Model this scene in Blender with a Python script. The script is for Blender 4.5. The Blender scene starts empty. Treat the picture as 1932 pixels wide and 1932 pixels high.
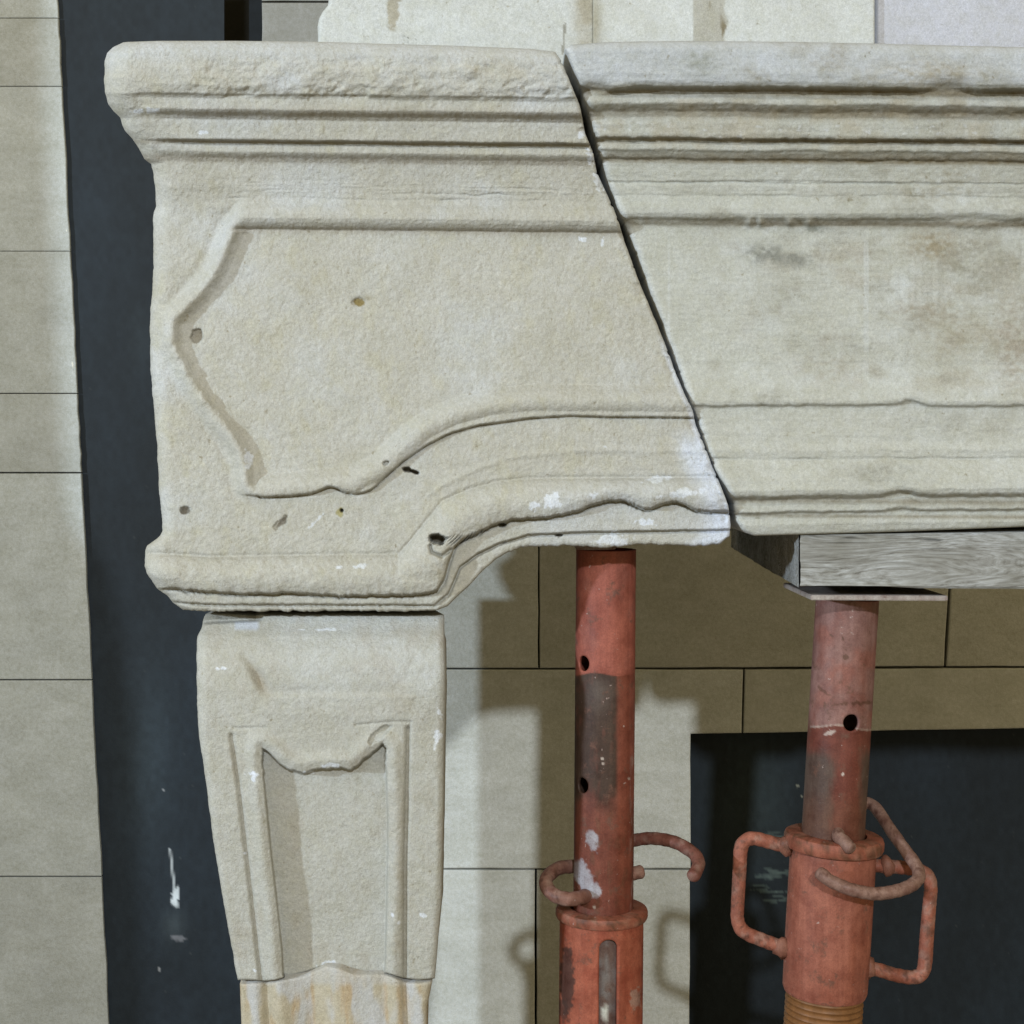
import bpy, bmesh, math, random
import numpy as np
from mathutils import Vector, Matrix

# ---------------------------------------------------------------- camera, world, lamps, exposure
S = 0.0005            # metres per photo unit at the plane of the lintel face (1932 units wide)
D = 1.45              # camera distance from that plane
HZ = 850.0            # eye level in photo units
scene = bpy.context.scene
cam_d = bpy.data.cameras.new("camera"); cam = bpy.data.objects.new("camera", cam_d)
scene.collection.objects.link(cam); scene.camera = cam
cam.location = (0, -D, (966 - HZ) * S); cam.rotation_euler = (math.pi / 2, 0, 0)
cam_d.sensor_width = 36; cam_d.lens = 36 * D / (1932 * S); cam_d.shift_y = -(966 - HZ) / 1932
cam_d.clip_start = 0.05; cam_d.clip_end = 100
world = bpy.data.worlds.new("World"); scene.world = world; world.use_nodes = True
bgn = world.node_tree.nodes['Background']; bgn.inputs[0].default_value = (1.0, 0.83, 0.48, 1); bgn.inputs[1].default_value = 0.70

def lamp(name, loc, target, power, color, radius, spread=70):
    l = bpy.data.lights.new(name, 'SPOT'); l.energy = power; l.color = color; l.shadow_soft_size = radius
    l.spot_size = math.radians(spread); l.spot_blend = 0.5
    o = bpy.data.objects.new(name, l); scene.collection.objects.link(o); o.location = loc
    o.rotation_euler = (Vector(target) - Vector(loc)).to_track_quat('-Z', 'Y').to_euler()
lamp('ceiling_lamp', (0.30, -6.0, 2.15), (0, 0, 0), 1150, (0.91, 0.99, 1.07), 0.09, 40)
lamp('side_lamp', (-3.40, -2.0, 0.66), (-0.2, 0, 0), 510, (0.78, 0.94, 1.12), 0.07, 60)
vs = scene.view_settings; vs.view_transform = 'Standard'; vs.look = 'None'; vs.exposure = 0; vs.gamma = 1
scene.render.resolution_x = scene.render.resolution_y = 1024

# ---------------------------------------------------------------- helpers
col = scene.collection
def at(px, py, Y):
    k = (D + Y) / D
    return ((px - 966) * S * k, Y, (966 - HZ) * S + (HZ - py) * S * k)
def atn(px, py, Y):
    k = (D + Y) / D
    return np.stack([(px - 966) * S * k, Y, (966 - HZ) * S + (HZ - py) * S * k], -1)
def sm(a, b, x):
    t = np.clip((x - a) / (b - a), 0, 1); return t * t * (3 - 2 * t)
def _hash(ix, iy, seed):
    n = (ix.astype(np.int64) * 374761393 + iy.astype(np.int64) * 668265263 + seed * 1442695041) & 0xffffffff
    n = ((n ^ (n >> 13)) * 1274126177) & 0xffffffff
    n = n ^ (n >> 16)
    return (n & 0xffff) / 65535.0
def vnoise(x, y, seed=0):
    x = np.asarray(x, float); y = np.asarray(y, float)
    ix = np.floor(x); iy = np.floor(y); fx = x - ix; fy = y - iy
    fx = fx * fx * fx * (fx * (fx * 6 - 15) + 10); fy = fy * fy * fy * (fy * (fy * 6 - 15) + 10)
    a = _hash(ix, iy, seed); b = _hash(ix + 1, iy, seed); c = _hash(ix, iy + 1, seed); d = _hash(ix + 1, iy + 1, seed)
    return (a + (b - a) * fx) * (1 - fy) + (c + (d - c) * fx) * fy
def fbm(x, y, octaves=4, seed=0, gain=0.5):           # about -1..1
    s = 0; amp = 1; tot = 0
    for o in range(octaves):
        ca, sa = math.cos(o * 1.1), math.sin(o * 1.1)
        s = s + amp * (vnoise((x * ca - y * sa) * 2 ** o, (x * sa + y * ca) * 2 ** o, seed + o * 17) * 2 - 1)
        tot += amp; amp *= gain
    return s / tot
def pl(pts):
    xs = [p[0] for p in pts]; ys = [p[1] for p in pts]
    return lambda v: np.interp(v, xs, ys)
def poly_dist(px, py, pts):
    best = np.full(px.shape, 1e9)
    for (ax, ay), (bx, by) in zip(pts[:-1], pts[1:]):
        dx, dy = bx - ax, by - ay
        t = np.clip(((px - ax) * dx + (py - ay) * dy) / (dx * dx + dy * dy + 1e-9), 0, 1)
        best = np.minimum(best, np.hypot(px - ax - t * dx, py - ay - t * dy))
    return best
def inside(px, py, pts):
    r = np.zeros(px.shape, bool); n = len(pts)
    for i in range(n):
        ax, ay = pts[i]; bx, by = pts[(i + 1) % n]
        if ay == by: continue
        c = ((ay > py) != (by > py)) & (px < (bx - ax) * (py - ay) / (by - ay) + ax)
        r ^= c
    return r
def blob(px, py, cx, cy, rx, ry, ang=0):
    c, s = math.cos(ang), math.sin(ang); dx, dy = px - cx, py - cy
    u = (dx * c + dy * s) / rx; v = (-dx * s + dy * c) / ry
    return np.exp(-(u * u + v * v))
def hardblob(px, py, cx, cy, rx, ry, ang=0, seed=0, rough=0.45):
    c, s = math.cos(ang), math.sin(ang); dx, dy = px - cx, py - cy
    u = (dx * c + dy * s) / rx; v = (-dx * s + dy * c) / ry
    r = np.sqrt(u * u + v * v) + rough * fbm(px / 7, py / 7, 3, seed)
    return 1 - sm(0.75, 1.1, r)
def mixc(c, colr, m):
    return c * (1 - m[..., None]) + np.array(colr) * m[..., None]

def tagit(o, label=None, cat=None, group=None, kind=None):
    if label: o['label'] = label
    if cat: o['category'] = cat
    if group: o['group'] = group
    if kind: o['kind'] = kind
    return o
def link_mesh(name, me, mat, parent=None, smooth=True):
    o = bpy.data.objects.new(name, me); col.objects.link(o); me.materials.append(mat)
    if smooth: me.polygons.foreach_set('use_smooth', [True] * len(me.polygons))
    if parent: o.parent = parent
    return o
def np_mesh(name, verts, quads, colors=None):
    me = bpy.data.meshes.new(name)
    me.vertices.add(len(verts)); me.vertices.foreach_set('co', np.asarray(verts, np.float32).ravel())
    quads = np.asarray(quads, np.int32)
    me.loops.add(quads.size); me.loops.foreach_set('vertex_index', quads.ravel())
    me.polygons.add(len(quads)); me.polygons.foreach_set('loop_start', np.arange(0, quads.size, 4, dtype=np.int32))
    try: me.polygons.foreach_set('loop_total', np.full(len(quads), 4, np.int32))
    except Exception: pass
    me.update(calc_edges=True); me.validate()
    if colors is not None: set_cols(me, colors)
    return me
def set_cols(me, colors):
    a = me.color_attributes.new('albedo', 'FLOAT_COLOR', 'POINT')
    c = np.ones((len(me.vertices), 4), np.float32); c[:, :3] = np.asarray(colors).reshape(-1, 3)
    a.data.foreach_set('color', c.ravel())
def grid_quads(ny, nx):
    i = np.arange(ny * nx).reshape(ny, nx)
    return np.stack([i[:-1, :-1], i[1:, :-1], i[1:, 1:], i[:-1, 1:]], -1).reshape(-1, 4)

def relief(name, L, R, T, B, step, hfun, cfun, back, mat, parent=None, taper=0.0, flare=None):
    """a carved stone: dense front surface inside the outline L,R (of py), T,B (of px), real sides and back"""
    midy = (T(900) + B(900)) / 2
    nx = int((np.max(R(np.linspace(0, 2000, 50))) - np.min(L(np.linspace(0, 2000, 50)))) / step)
    ny = int((B(700.) - T(700.)) / step) if B(700.) - T(700.) > 50 else int((B(1500.) - T(1500.)) / step)
    s = np.linspace(0, 1, nx)[None, :] * np.ones((ny, 1)); t = np.linspace(0, 1, ny)[:, None] * np.ones((1, nx))
    px = 500 + s * 500; py = 500 + t * 500
    px = L(midy) + s * (R(midy) - L(midy))
    for _ in range(14):
        py = 0.4 * py + 0.6 * (T(px) + t * (B(px) - T(px)))
        px = 0.4 * px + 0.6 * (L(py) + s * (R(py) - L(py)))
    dl = s * (R(py) - L(py)); dr = (1 - s) * (R(py) - L(py)); dt = t * (B(px) - T(px)); db = (1 - t) * (B(px) - T(px))
    h = hfun(px, py, dl, dr, dt, db); c = cfun(px, py, h)
    V = atn(px, py, -h * S).reshape(-1, 3); C = c.reshape(-1, 3)
    q = grid_quads(ny, nx); idx = np.arange(ny * nx).reshape(ny, nx)
    ring = np.concatenate([idx[0, :], idx[1:, -1], idx[-1, -2::-1], idx[-2:0:-1, 0]])
    n = len(ring); base = len(V); rv = V[ring]
    allv = [V]; allc = [C]; prev = ring
    fr = [0.06, 0.2, 0.45, 1.0]
    for k, f in enumerate(fr):
        nv = rv.copy(); nv[:, 1] = rv[:, 1] + (back - rv[:, 1]) * f
        if taper:                                     # the right side runs obliquely to the back
            mid = 0.5 * (rv[:, 0].min() + rv[:, 0].max())
            nv[:, 0] -= np.clip((rv[:, 0] - mid) / (rv[:, 0].max() - mid), 0, 1) * np.clip(nv[:, 1] - 0.03, 0, 9) * taper
        if flare is not None:                         # the hidden left side widens to the back
            w_ = sm(flare + 0.14, flare + 0.07, rv[:, 0]); nv[:, 0] += (np.minimum(rv[:, 0], flare) - rv[:, 0]) * f * w_
        if k < 3: nv[:, [0, 2]] += 0.0006 * (vnoise(rv[:, 0:1] * 90 + k * 7, rv[:, 2:3] * 90, 5 + k) - 0.5)
        allv.append(nv); allc.append(C[ring]); cur = np.arange(base, base + n)
        q = np.concatenate([q, np.stack([prev, np.roll(prev, -1), np.roll(cur, -1), cur], -1)]); prev = cur; base += n
    me = np_mesh(name, np.concatenate(allv), q, np.concatenate(allc))
    bm = bmesh.new(); bm.from_mesh(me); bm.verts.ensure_lookup_table()
    try: bm.faces.new([bm.verts[i] for i in prev])
    except Exception: pass
    bmesh.ops.recalc_face_normals(bm, faces=bm.faces); bm.to_mesh(me); bm.free()
    return link_mesh(name, me, mat, parent)
def rnd(d, r):
    k = 1 - np.clip(d / r, 0, 1); return r * (1 - np.sqrt(np.clip(1 - k * k, 0, 1)))

# ---------------------------------------------------------------- materials
def new_mat(name, rough=0.9, spec=0.3):
    m = bpy.data.materials.new(name); m.use_nodes = True; nt = m.node_tree
    b = nt.nodes['Principled BSDF']; b.inputs['Roughness'].default_value = rough
    b.inputs['Specular IOR Level'].default_value = spec
    return m, nt, b
def N(nt, t, **kw):
    n = nt.nodes.new(t)
    for k, v in kw.items(): setattr(n, k, v)
    return n
def noise(nt, scale, detail=4, rough=0.55, stretch=None, coord='Object'):
    tc = N(nt, 'ShaderNodeTexCoord'); nn = N(nt, 'ShaderNodeTexNoise')
    nn.inputs['Scale'].default_value = scale; nn.inputs['Detail'].default_value = detail; nn.inputs['Roughness'].default_value = rough
    if stretch:
        mp = N(nt, 'ShaderNodeMapping'); mp.inputs['Scale'].default_value = stretch
        nt.links.new(tc.outputs[coord], mp.inputs[0]); nt.links.new(mp.outputs[0], nn.inputs['Vector'])
    else: nt.links.new(tc.outputs[coord], nn.inputs['Vector'])
    return nn.outputs['Fac']
def ramp(nt, fac, stops):
    r = N(nt, 'ShaderNodeValToRGB'); el = r.color_ramp.elements
    while len(el) < len(stops): el.new(0.5)
    for e, (p, c) in zip(el, stops): e.position = p; e.color = (*c, 1) if len(c) == 3 else c
    nt.links.new(fac, r.inputs[0]); return r.outputs[0]
def mul(nt, a, b, fac=1.0, mode='MULTIPLY'):
    m = N(nt, 'ShaderNodeMix', data_type='RGBA', blend_type=mode); m.inputs[0].default_value = fac
    nt.links.new(a, m.inputs[6]); nt.links.new(b, m.inputs[7]); return m.outputs[2]
def bump(nt, b, hs):
    prev = None
    for h, dist, st in hs:
        bn = N(nt, 'ShaderNodeBump'); bn.inputs['Distance'].default_value = dist; bn.inputs['Strength'].default_value = st
        nt.links.new(h, bn.inputs['Height'])
        if prev: nt.links.new(prev, bn.inputs['Normal'])
        prev = bn.outputs[0]
    nt.links.new(prev, b.inputs['Normal'])
def g(v): return (v, v, v)
def vc_stone(name, grain=1.0, streak=False, tint=(0.70, 0.745, 0.855)):
    m, nt, b = new_mat(name, 0.93, 0.15)
    at_ = N(nt, 'ShaderNodeAttribute'); at_.attribute_name = 'albedo'
    n1 = noise(nt, 26, 5, 0.6); n2 = noise(nt, 330, 3, 0.6); n3 = noise(nt, 110, 4, 0.6)
    c = mul(nt, at_.outputs['Color'], ramp(nt, n1, [(0.3, tuple(a * b for a, b in zip((0.94, 0.93, 0.90), tint))), (0.7, tuple(a * b for a, b in zip((1.03, 1.035, 1.05), tint)))]))
    c = mul(nt, c, ramp(nt, n2, [(0.3, g(0.90)), (0.7, g(1.07))]))
    c = mul(nt, c, ramp(nt, n3, [(0.32, (0.95, 0.945, 0.90)), (0.6, g(1.02))]))
    c = mul(nt, c, ramp(nt, noise(nt, 950, 2, 0.7), [(0.28, g(0.84)), (0.72, g(1.15))]))
    c = mul(nt, c, ramp(nt, noise(nt, 150, 2, 0.5), [(0.22, (0.70, 0.66, 0.58)), (0.30, g(1.0))]))
    nt.links.new(c, b.inputs['Base Color'])
    hs = [(noise(nt, 300, 4, 0.62), 0.0016 * grain, 0.9), (noise(nt, 800, 3, 0.6), 0.0007 * grain, 0.8)]
    if streak: hs.append((noise(nt, 60, 4, 0.6, (0.12, 1, 2.5)), 0.0014, 0.6))
    bump(nt, b, hs)
    return m
M_sand = vc_stone('sandblasted_limestone', 0.75)
M_tool = vc_stone('tooled_limestone', 0.45, True, (0.73, 0.765, 0.86))

def slab_mat(name, base, var=0.12):
    m, nt, b = new_mat(name, 0.85, 0.2)
    oi = N(nt, 'ShaderNodeObjectInfo')
    n1 = noise(nt, 14, 5, 0.62, None); n2 = noise(nt, 160, 4, 0.65)
    n4 = noise(nt, 34, 6, 0.65, (0.6, 1, 1.2))
    c0 = ramp(nt, n1, [(0.25, tuple(v * (1 - var) for v in base)), (0.75, tuple(min(1, v * (1 + var)) for v in base))])
    c = mul(nt, c0, ramp(nt, n2, [(0.3, (0.88, 0.87, 0.82)), (0.65, g(1.06))]))
    c = mul(nt, c, ramp(nt, n4, [(0.3, (0.88, 0.875, 0.83)), (0.7, g(1.06))]))
    c = mul(nt, c, ramp(nt, noise(nt, 700, 3, 0.75), [(0.3, (0.84, 0.83, 0.78)), (0.7, g(1.12))]))
    c = mul(nt, c, ramp(nt, oi.outputs['Random'], [(0, (0.88, 0.87, 0.84)), (1, (1.07, 1.08, 1.08))]))
    n5 = noise(nt, 75, 2, 0.5); c = mul(nt, c, ramp(nt, n5, [(0.16, g(0.45)), (0.24, g(1))]))
    nt.links.new(c, b.inputs['Base Color'])
    bump(nt, b, [(n1, 0.004, 0.4), (n2, 0.0012, 0.6), (noise(nt, 500, 3), 0.0004, 0.6)])
    return m
M_slab = slab_mat('wall_limestone', (0.50, 0.50, 0.48), 0.08)
M_slab_l = slab_mat('greyer_wall_limestone', (0.385, 0.40, 0.405), 0.10)
M_slab_shade = slab_mat('shaded_wall_stone', (0.25, 0.255, 0.26), 0.06)  # darker copy of the wall stone, with shade put into its colour
M_trum = slab_mat('white_plastered_stone', (0.66, 0.66, 0.63), 0.08)
M_trum2 = slab_mat('bluish_plaster', (0.60, 0.61, 0.68), 0.05)

def black_mat():
    m, nt, b = new_mat('black_painted_board', 0.68, 0.22)
    at_ = N(nt, 'ShaderNodeAttribute'); at_.attribute_name = 'albedo'
    n1 = noise(nt, 7, 5, 0.6, (1, 1, 0.4)); n2 = noise(nt, 300, 3)
    c = mul(nt, at_.outputs['Color'], ramp(nt, n1, [(0.3, (0.75, 0.72, 0.66)), (0.7, (1.25, 1.3, 1.35))]))
    nt.links.new(c, b.inputs['Base Color']); bump(nt, b, [(n2, 0.0005, 0.4), (n1, 0.004, 0.3)])
    return m
M_black = black_mat()

def paint_mat():
    m, nt, b = new_mat('red_oxide_paint', 0.6, 0.22)
    at_ = N(nt, 'ShaderNodeAttribute'); at_.attribute_name = 'albedo'
    n1 = noise(nt, 45, 6, 0.7); n2 = noise(nt, 260, 4, 0.6)
    c = mul(nt, at_.outputs['Color'], ramp(nt, n1, [(0.3, (0.31, 0.235, 0.22)), (0.65, (0.57, 0.535, 0.50))]))
    # scuffs down to rust and dirty brown
    n3 = noise(nt, 60, 8, 0.72); msk = ramp(nt, n3, [(0.565, g(0)), (0.66, g(.85))])
    mx = N(nt, 'ShaderNodeMix', data_type='RGBA'); nt.links.new(msk, mx.inputs[0]); nt.links.new(c, mx.inputs[6])
    mx.inputs[7].default_value = (0.105, 0.052, 0.036, 1)
    n5 = noise(nt, 150, 3, 0.6); m5 = ramp(nt, n5, [(0.70, g(0)), (0.74, g(0.7))])
    mx2 = N(nt, 'ShaderNodeMix', data_type='RGBA'); nt.links.new(m5, mx2.inputs[0]); nt.links.new(mx.outputs[2], mx2.inputs[6])
    mx2.inputs[7].default_value = (0.34, 0.26, 0.23, 1)
    n6 = noise(nt, 160, 4, 0.6, (1, 1, 0.07)); cc = mul(nt, mx2.outputs[2], ramp(nt, n6, [(0.34, (0.86, 0.82, 0.80)), (0.55, g(1.0)), (0.76, (1.10, 1.12, 1.13))]))
    cc = mul(nt, cc, ramp(nt, noise(nt, 700, 3, 0.7), [(0.3, g(0.82)), (0.7, g(1.15))]))
    nt.links.new(cc, b.inputs['Base Color'])
    rr = ramp(nt, n1, [(0.3, g(0.42)), (0.7, g(0.72))]); nt.links.new(rr, b.inputs['Roughness'])
    bump(nt, b, [(n3, 0.0008, 0.5), (n2, 0.0004, 0.5)])
    return m
M_paint = paint_mat()

def wood_mat():
    m, nt, b = new_mat('weathered_grey_wood', 0.85, 0.2)
    tc = N(nt, 'ShaderNodeTexCoord'); mp = N(nt, 'ShaderNodeMapping'); mp.inputs['Scale'].default_value = (0.15, 1, 1)
    nt.links.new(tc.outputs['Object'], mp.inputs[0])
    dn = N(nt, 'ShaderNodeTexNoise'); dn.inputs['Scale'].default_value = 22; nt.links.new(mp.outputs[0], dn.inputs['Vector'])
    ad = N(nt, 'ShaderNodeVectorMath', operation='MULTIPLY_ADD'); ad.inputs[1].default_value = (0.09, 0.09, 0.09)
    nt.links.new(dn.outputs['Color'], ad.inputs[0]); nt.links.new(mp.outputs[0], ad.inputs[2])
    n = N(nt, 'ShaderNodeTexNoise'); n.inputs['Scale'].default_value = 300; n.inputs['Detail'].default_value = 6; n.inputs['Roughness'].default_value = 0.65
    nt.links.new(ad.outputs[0], n.inputs['Vector'])
    n2 = noise(nt, 24, 6, 0.65, (0.5, 1, 1))
    c = ramp(nt, n.outputs['Fac'], [(0.28, (0.10, 0.095, 0.085)), (0.42, (0.225, 0.225, 0.215)), (0.56, (0.31, 0.318, 0.318)), (0.72, (0.42, 0.44, 0.46))])
    c = mul(nt, c, ramp(nt, n2, [(0.3, (0.54, 0.51, 0.44)), (0.7, (1.04, 1.04, 1.04))]))
    n3 = noise(nt, 60, 3, 0.5, (0.10, 1, 1.3)); cr = ramp(nt, n3, [(0.485, g(1)), (0.5, g(0.3)), (0.515, g(1))])
    n4 = noise(nt, 9, 2, 0.5); m4 = ramp(nt, n4, [(0.50, g(1)), (0.60, g(0))])
    c = mul(nt, c, mul(nt, cr, m4, 1.0, 'LIGHTEN'))
    nt.links.new(c, b.inputs['Base Color']); bump(nt, b, [(n.outputs['Fac'], 0.0014, 0.8)])
    return m
M_wood = wood_mat()
def plain(name, colr, rough, sc=40):
    m, nt, b = new_mat(name, rough, 0.25); n = noise(nt, sc, 5, 0.6)
    nt.links.new(ramp(nt, n, [(0.3, tuple(v * .75 for v in colr)), (0.7, tuple(v * 1.2 for v in colr))]), b.inputs['Base Color'])
    bump(nt, b, [(n, 0.001, 0.5)]); return m
M_floor = plain('concrete_floor', (0.22, 0.20, 0.17), 0.9, 12)
M_rust = plain('rusty_thread', (0.15, 0.066, 0.022), 0.5, 120)
M_dark = plain('gap_shade_black', (0.01, 0.01, 0.008), 0.9)

WY = 0.80   # front plane of the stone wall
# ---------------------------------------------------------------- setting
def sheet(name, pts, mat):
    me = bpy.data.meshes.new(name); me.from_pydata(pts, [], [tuple(range(len(pts)))]); me.update()
    return tagit(link_mesh(name, me, mat, smooth=False), kind='structure')
FZ = -0.95
sheet('floor', [(-3, -4, FZ), (3, -4, FZ), (3, 1.3, FZ), (-3, 1.3, FZ)], M_floor)
def black_panel(name, x0, x1, y0, y1, Y, marks):
    nx = max(2, int((x1 - x0) / 3)); ny = int((y1 - y0) / 4)
    px, py = np.meshgrid(np.linspace(x0, x1, nx), np.linspace(y0, y1, ny))
    px = px + np.clip((px - x0) / (x1 - x0), 0, 1) * (110 * sm(150, 160, py) if x1 < 430 else 0)
    c = np.ones(px.shape + (3,)) * np.array([0.0105, 0.0148, 0.0190]); c = marks(px, py, c)
    n_ = fbm(px / 9, py / 14, 3, 44); c = c * (1 + 0.25 * n_[..., None]); c = mixc(c, (0.05, 0.055, 0.055), 0.5 * sm(0.80, 0.95, fbm(px / 4, py / 6, 2, 45)))
    V = atn(px, py, np.full(px.shape, Y) + 0.0008 * fbm(px / 160, py / 220, 3, 4))
    me = np_mesh(name, V.reshape(-1, 3), grid_quads(ny, nx), c)
    return tagit(link_mesh(name, me, M_black), kind='structure')
def marks_l(px, py, c):
    line = poly_dist(px, py, [(321, 1602), (325, 1640), (329, 1676)])
    c = mixc(c, (0.45, 0.47, 0.47), (1 - sm(0.5, 3.2, line)) * 0.7)
    c = mixc(c, (0.40, 0.42, 0.42), hardblob(px, py, 331, 1693, 7, 19, 0.1, 3, 0.5))
    c = mixc(c, (0.06, 0.075, 0.08), 0.35 * blob(px, py, 328, 1745, 20, 28))
    c = mixc(c, (0.13, 0.13, 0.14), 0.8 * hardblob(px, py, 335, 1770, 15, 5, 0.1, 8))
    for (x, y, r) in [(296, 715, 1.5), (307, 1490, 1.5), (300, 1830, 1.5)]:
        c = mixc(c, (0.2, 0.2, 0.2), hardblob(px, py, x, y, r * 1.5, r * 2.2, 0, 4))
    c = mixc(c, (0.035, 0.048, 0.055), 0.35 * blob(px, py, 278, 1420, 45, 160) + 0.2 * blob(px, py, 265, 640, 25, 60))  # broad soft sheen painted into the board's colour
    return c
def marks_r(px, py, c):
    rng = random.Random(3)
    for _ in range(26):
        x = rng.uniform(1430, 1530); y = rng.uniform(1570, 1700)
        c = mixc(c, (0.09, 0.12, 0.11), 0.55 * hardblob(px, py, x, y, rng.uniform(8, 26), rng.uniform(1.5, 4), 0.12, rng.randint(0, 99)))
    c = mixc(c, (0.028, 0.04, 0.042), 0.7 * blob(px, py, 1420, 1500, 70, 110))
    c = mixc(c, (0.25, 0.25, 0.2), hardblob(px, py, 1505, 1484, 2.5, 3.5) + hardblob(px, py, 1512, 1503, 2, 3))
    return c
black_panel('black_wall', 60, 423, -300, 2560, WY + 0.008, marks_l)
black_panel('black_wall', 470, 2300, -300, 2560, WY + 0.08, marks_r)
sheet('gap_shade_sheet', [(-3, 1.3, FZ), (3, 1.3, FZ), (3, 1.3, 1.5), (-3, 1.3, 1.5)], M_dark)  # black sheet behind the gap, standing in for shade on the panel

# stone wall of sawn slabs
def prism(name, pts, Yf, Yb, mat, parent, cham=1.5, dx=0):
    n = len(pts); A = sum(pts[i][0] * pts[(i + 1) % n][1] - pts[(i + 1) % n][0] * pts[i][1] for i in range(n))
    if A < 0: pts = pts[::-1]
    ins = []
    for i in range(n):
        p0, p1, p2 = Vector(pts[i - 1]), Vector(pts[i]), Vector(pts[(i + 1) % n])
        e1 = (p1 - p0).normalized(); e2 = (p2 - p1).normalized()
        n1 = Vector((-e1.y, e1.x)); n2 = Vector((-e2.y, e2.x)); k = n1 + n2
        ins.append(p1 + k * (cham / max(0.3, 1 + n1.dot(n2))))
    v = [at(p.x, p.y, Yf) for p in ins]
    mid = []; bk = []
    for p in pts:
        a = Vector(at(p[0], p[1], Yf)); mid.append((a.x, Yf + cham * S, a.z)); bk.append((a.x, Yb, a.z))
    v += mid + bk
    f = [tuple(range(n))]
    for i in range(n):
        j = (i + 1) % n
        f.append((i, i + n, j + n, j)); f.append((i + n, i + 2 * n, j + 2 * n, j + n))
    f.append(tuple(range(3 * n - 1, 2 * n - 1, -1)))
    me = bpy.data.meshes.new(name); me.from_pydata(v, [], f); me.update()
    bm = bmesh.new(); bm.from_mesh(me); bmesh.ops.recalc_face_normals(bm, faces=bm.faces); bm.to_mesh(me); bm.free()
    return link_mesh(name, me, mat, parent, smooth=False)
def empty(name, loc, label, cat, group=None):
    o = bpy.data.objects.new(name, None); col.objects.link(o); o.location = (0, 0, 0); o.empty_display_size = 0.05
    return tagit(o, label, cat, group)
rng = random.Random(7)
def jag(x0, y0, x1, y1, amp, n):
    out = []
    for k in range(n + 1):
        t = k / n; e = 0 if k in (0, n) else amp
        out.append((x0 + (x1 - x0) * t + rng.uniform(-e, e), y0 + (y1 - y0) * t + rng.uniform(-e, e) * 0.5))
    return out
wl = empty('stone_wall', None, 'pale sawn stone slab wall edge standing left of the narrow black panel', 'wall')
rows = [-160, 34, 163, 474, 742, 892, 1283, 1654, 2148]
edge = lambda y: 108 + (205 - 108) * y / 1932
for a, b_, gp in zip(rows[:-1], rows[1:], [0.8, 0.8, 0.8, 0.6, 1.6, 1.8, 1.4, 1.4]):
    gt = gp * 0.8
    P = [(-1400, a + gt), (edge(a), a + gt)] + jag(edge(a), a + gt, edge(b_), b_ - gt, 1.2, 9)[1:-1] + [(edge(b_), b_ - gt), (-1400, b_ - gt)]
    prism('slab', P, WY + rng.uniform(-0.0008, 0.0008), WY + 0.007, M_slab_l, wl)
wr = empty('stone_wall', None, 'limestone slab wall behind the mantel and red props around the black opening', 'wall')
G = 1.9
def rect(x0, y0, x1, y1): return [(x0 + G, y0 + G), (x1 - G, y0 + G), (x1 - G, y1 - G), (x0 + G, y1 - G)]
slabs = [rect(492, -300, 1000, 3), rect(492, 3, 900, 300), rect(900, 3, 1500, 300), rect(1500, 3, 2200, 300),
         rect(600, 300, 1250, 640), rect(1250, 300, 2200, 640), rect(540, 640, 980, 1000), rect(980, 640, 1600, 1000), rect(1600, 640, 2200, 1000),
         rect(560, 1000, 1017, 1262), [(1017 + G, 1001.5), (1796, 1001.5), (1783 - G, 1257), (1017 + G, 1260.5)], [(1800, 1001.5), (2200, 1001.5), (2200, 1256), (1786, 1257)],
         [(640, 1263.5), (1404 - G, 1263.5), (1401 - G, 1383), (1303, 1384.5), (1303, 1638.5), (640, 1638.5)],
         [(1404 + G, 1263.5), (2200, 1259), (2200, 1369), (1401 + G, 1383)],
         rect(640, 1640, 1011, 2148), rect(1011, 1640, 1303, 2148)]
def worn(P):
    out = []
    for i in range(len(P)):
        (a, b), (c, d) = P[i], P[(i + 1) % len(P)]; n = max(2, int(math.hypot(c - a, d - b) / 45)); sg = jag(a, b, c, d, 0.9, n)
        out += sg[:-1]
    return out
for i_, P in enumerate(slabs): P = worn(P); prism('slab', P, WY + rng.uniform(-0.0006, 0.0006), WY + 0.045, M_slab_shade if i_ < 2 else M_slab, wr, 2.2)

# added block, unseen beyond the frame, shaped to shade the left wall
def add_shade_block():
    prof = [(-1.75, 1.3), (-1.215, 1.3), (-1.200, 0.6), (-1.180, 0.2), (-1.172, 0.10), (-1.155, 0.065), (-1.132, 0.035), (-1.120, -0.02), (-1.115, -0.10), (-1.10, -0.14), (-1.09, -0.5), (-1.09, FZ + 0.001), (-1.75, FZ + 0.001)]
    n = len(prof); v = [(x, 0.26, z) for x, z in prof] + [(x, 0.32, z) for x, z in prof]
    f = [tuple(range(n)), tuple(range(2 * n - 1, n - 1, -1))] + [(i, i + n, (i + 1) % n + n, (i + 1) % n) for i in range(n)]
    me = bpy.data.meshes.new('shade_block'); me.from_pydata(v, [], f); me.update()
    bm = bmesh.new(); bm.from_mesh(me); bmesh.ops.recalc_face_normals(bm, faces=bm.faces); bmesh.ops.bevel(bm, geom=list(bm.edges), offset=0.006, segments=2, affect='EDGES'); bm.to_mesh(me); bm.free()
    return tagit(link_mesh('shade_block', me, M_slab, smooth=False), 'pale upright block with a flared foot, added unseen at the far left to cast shade', 'stone block')
add_shade_block()
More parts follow.
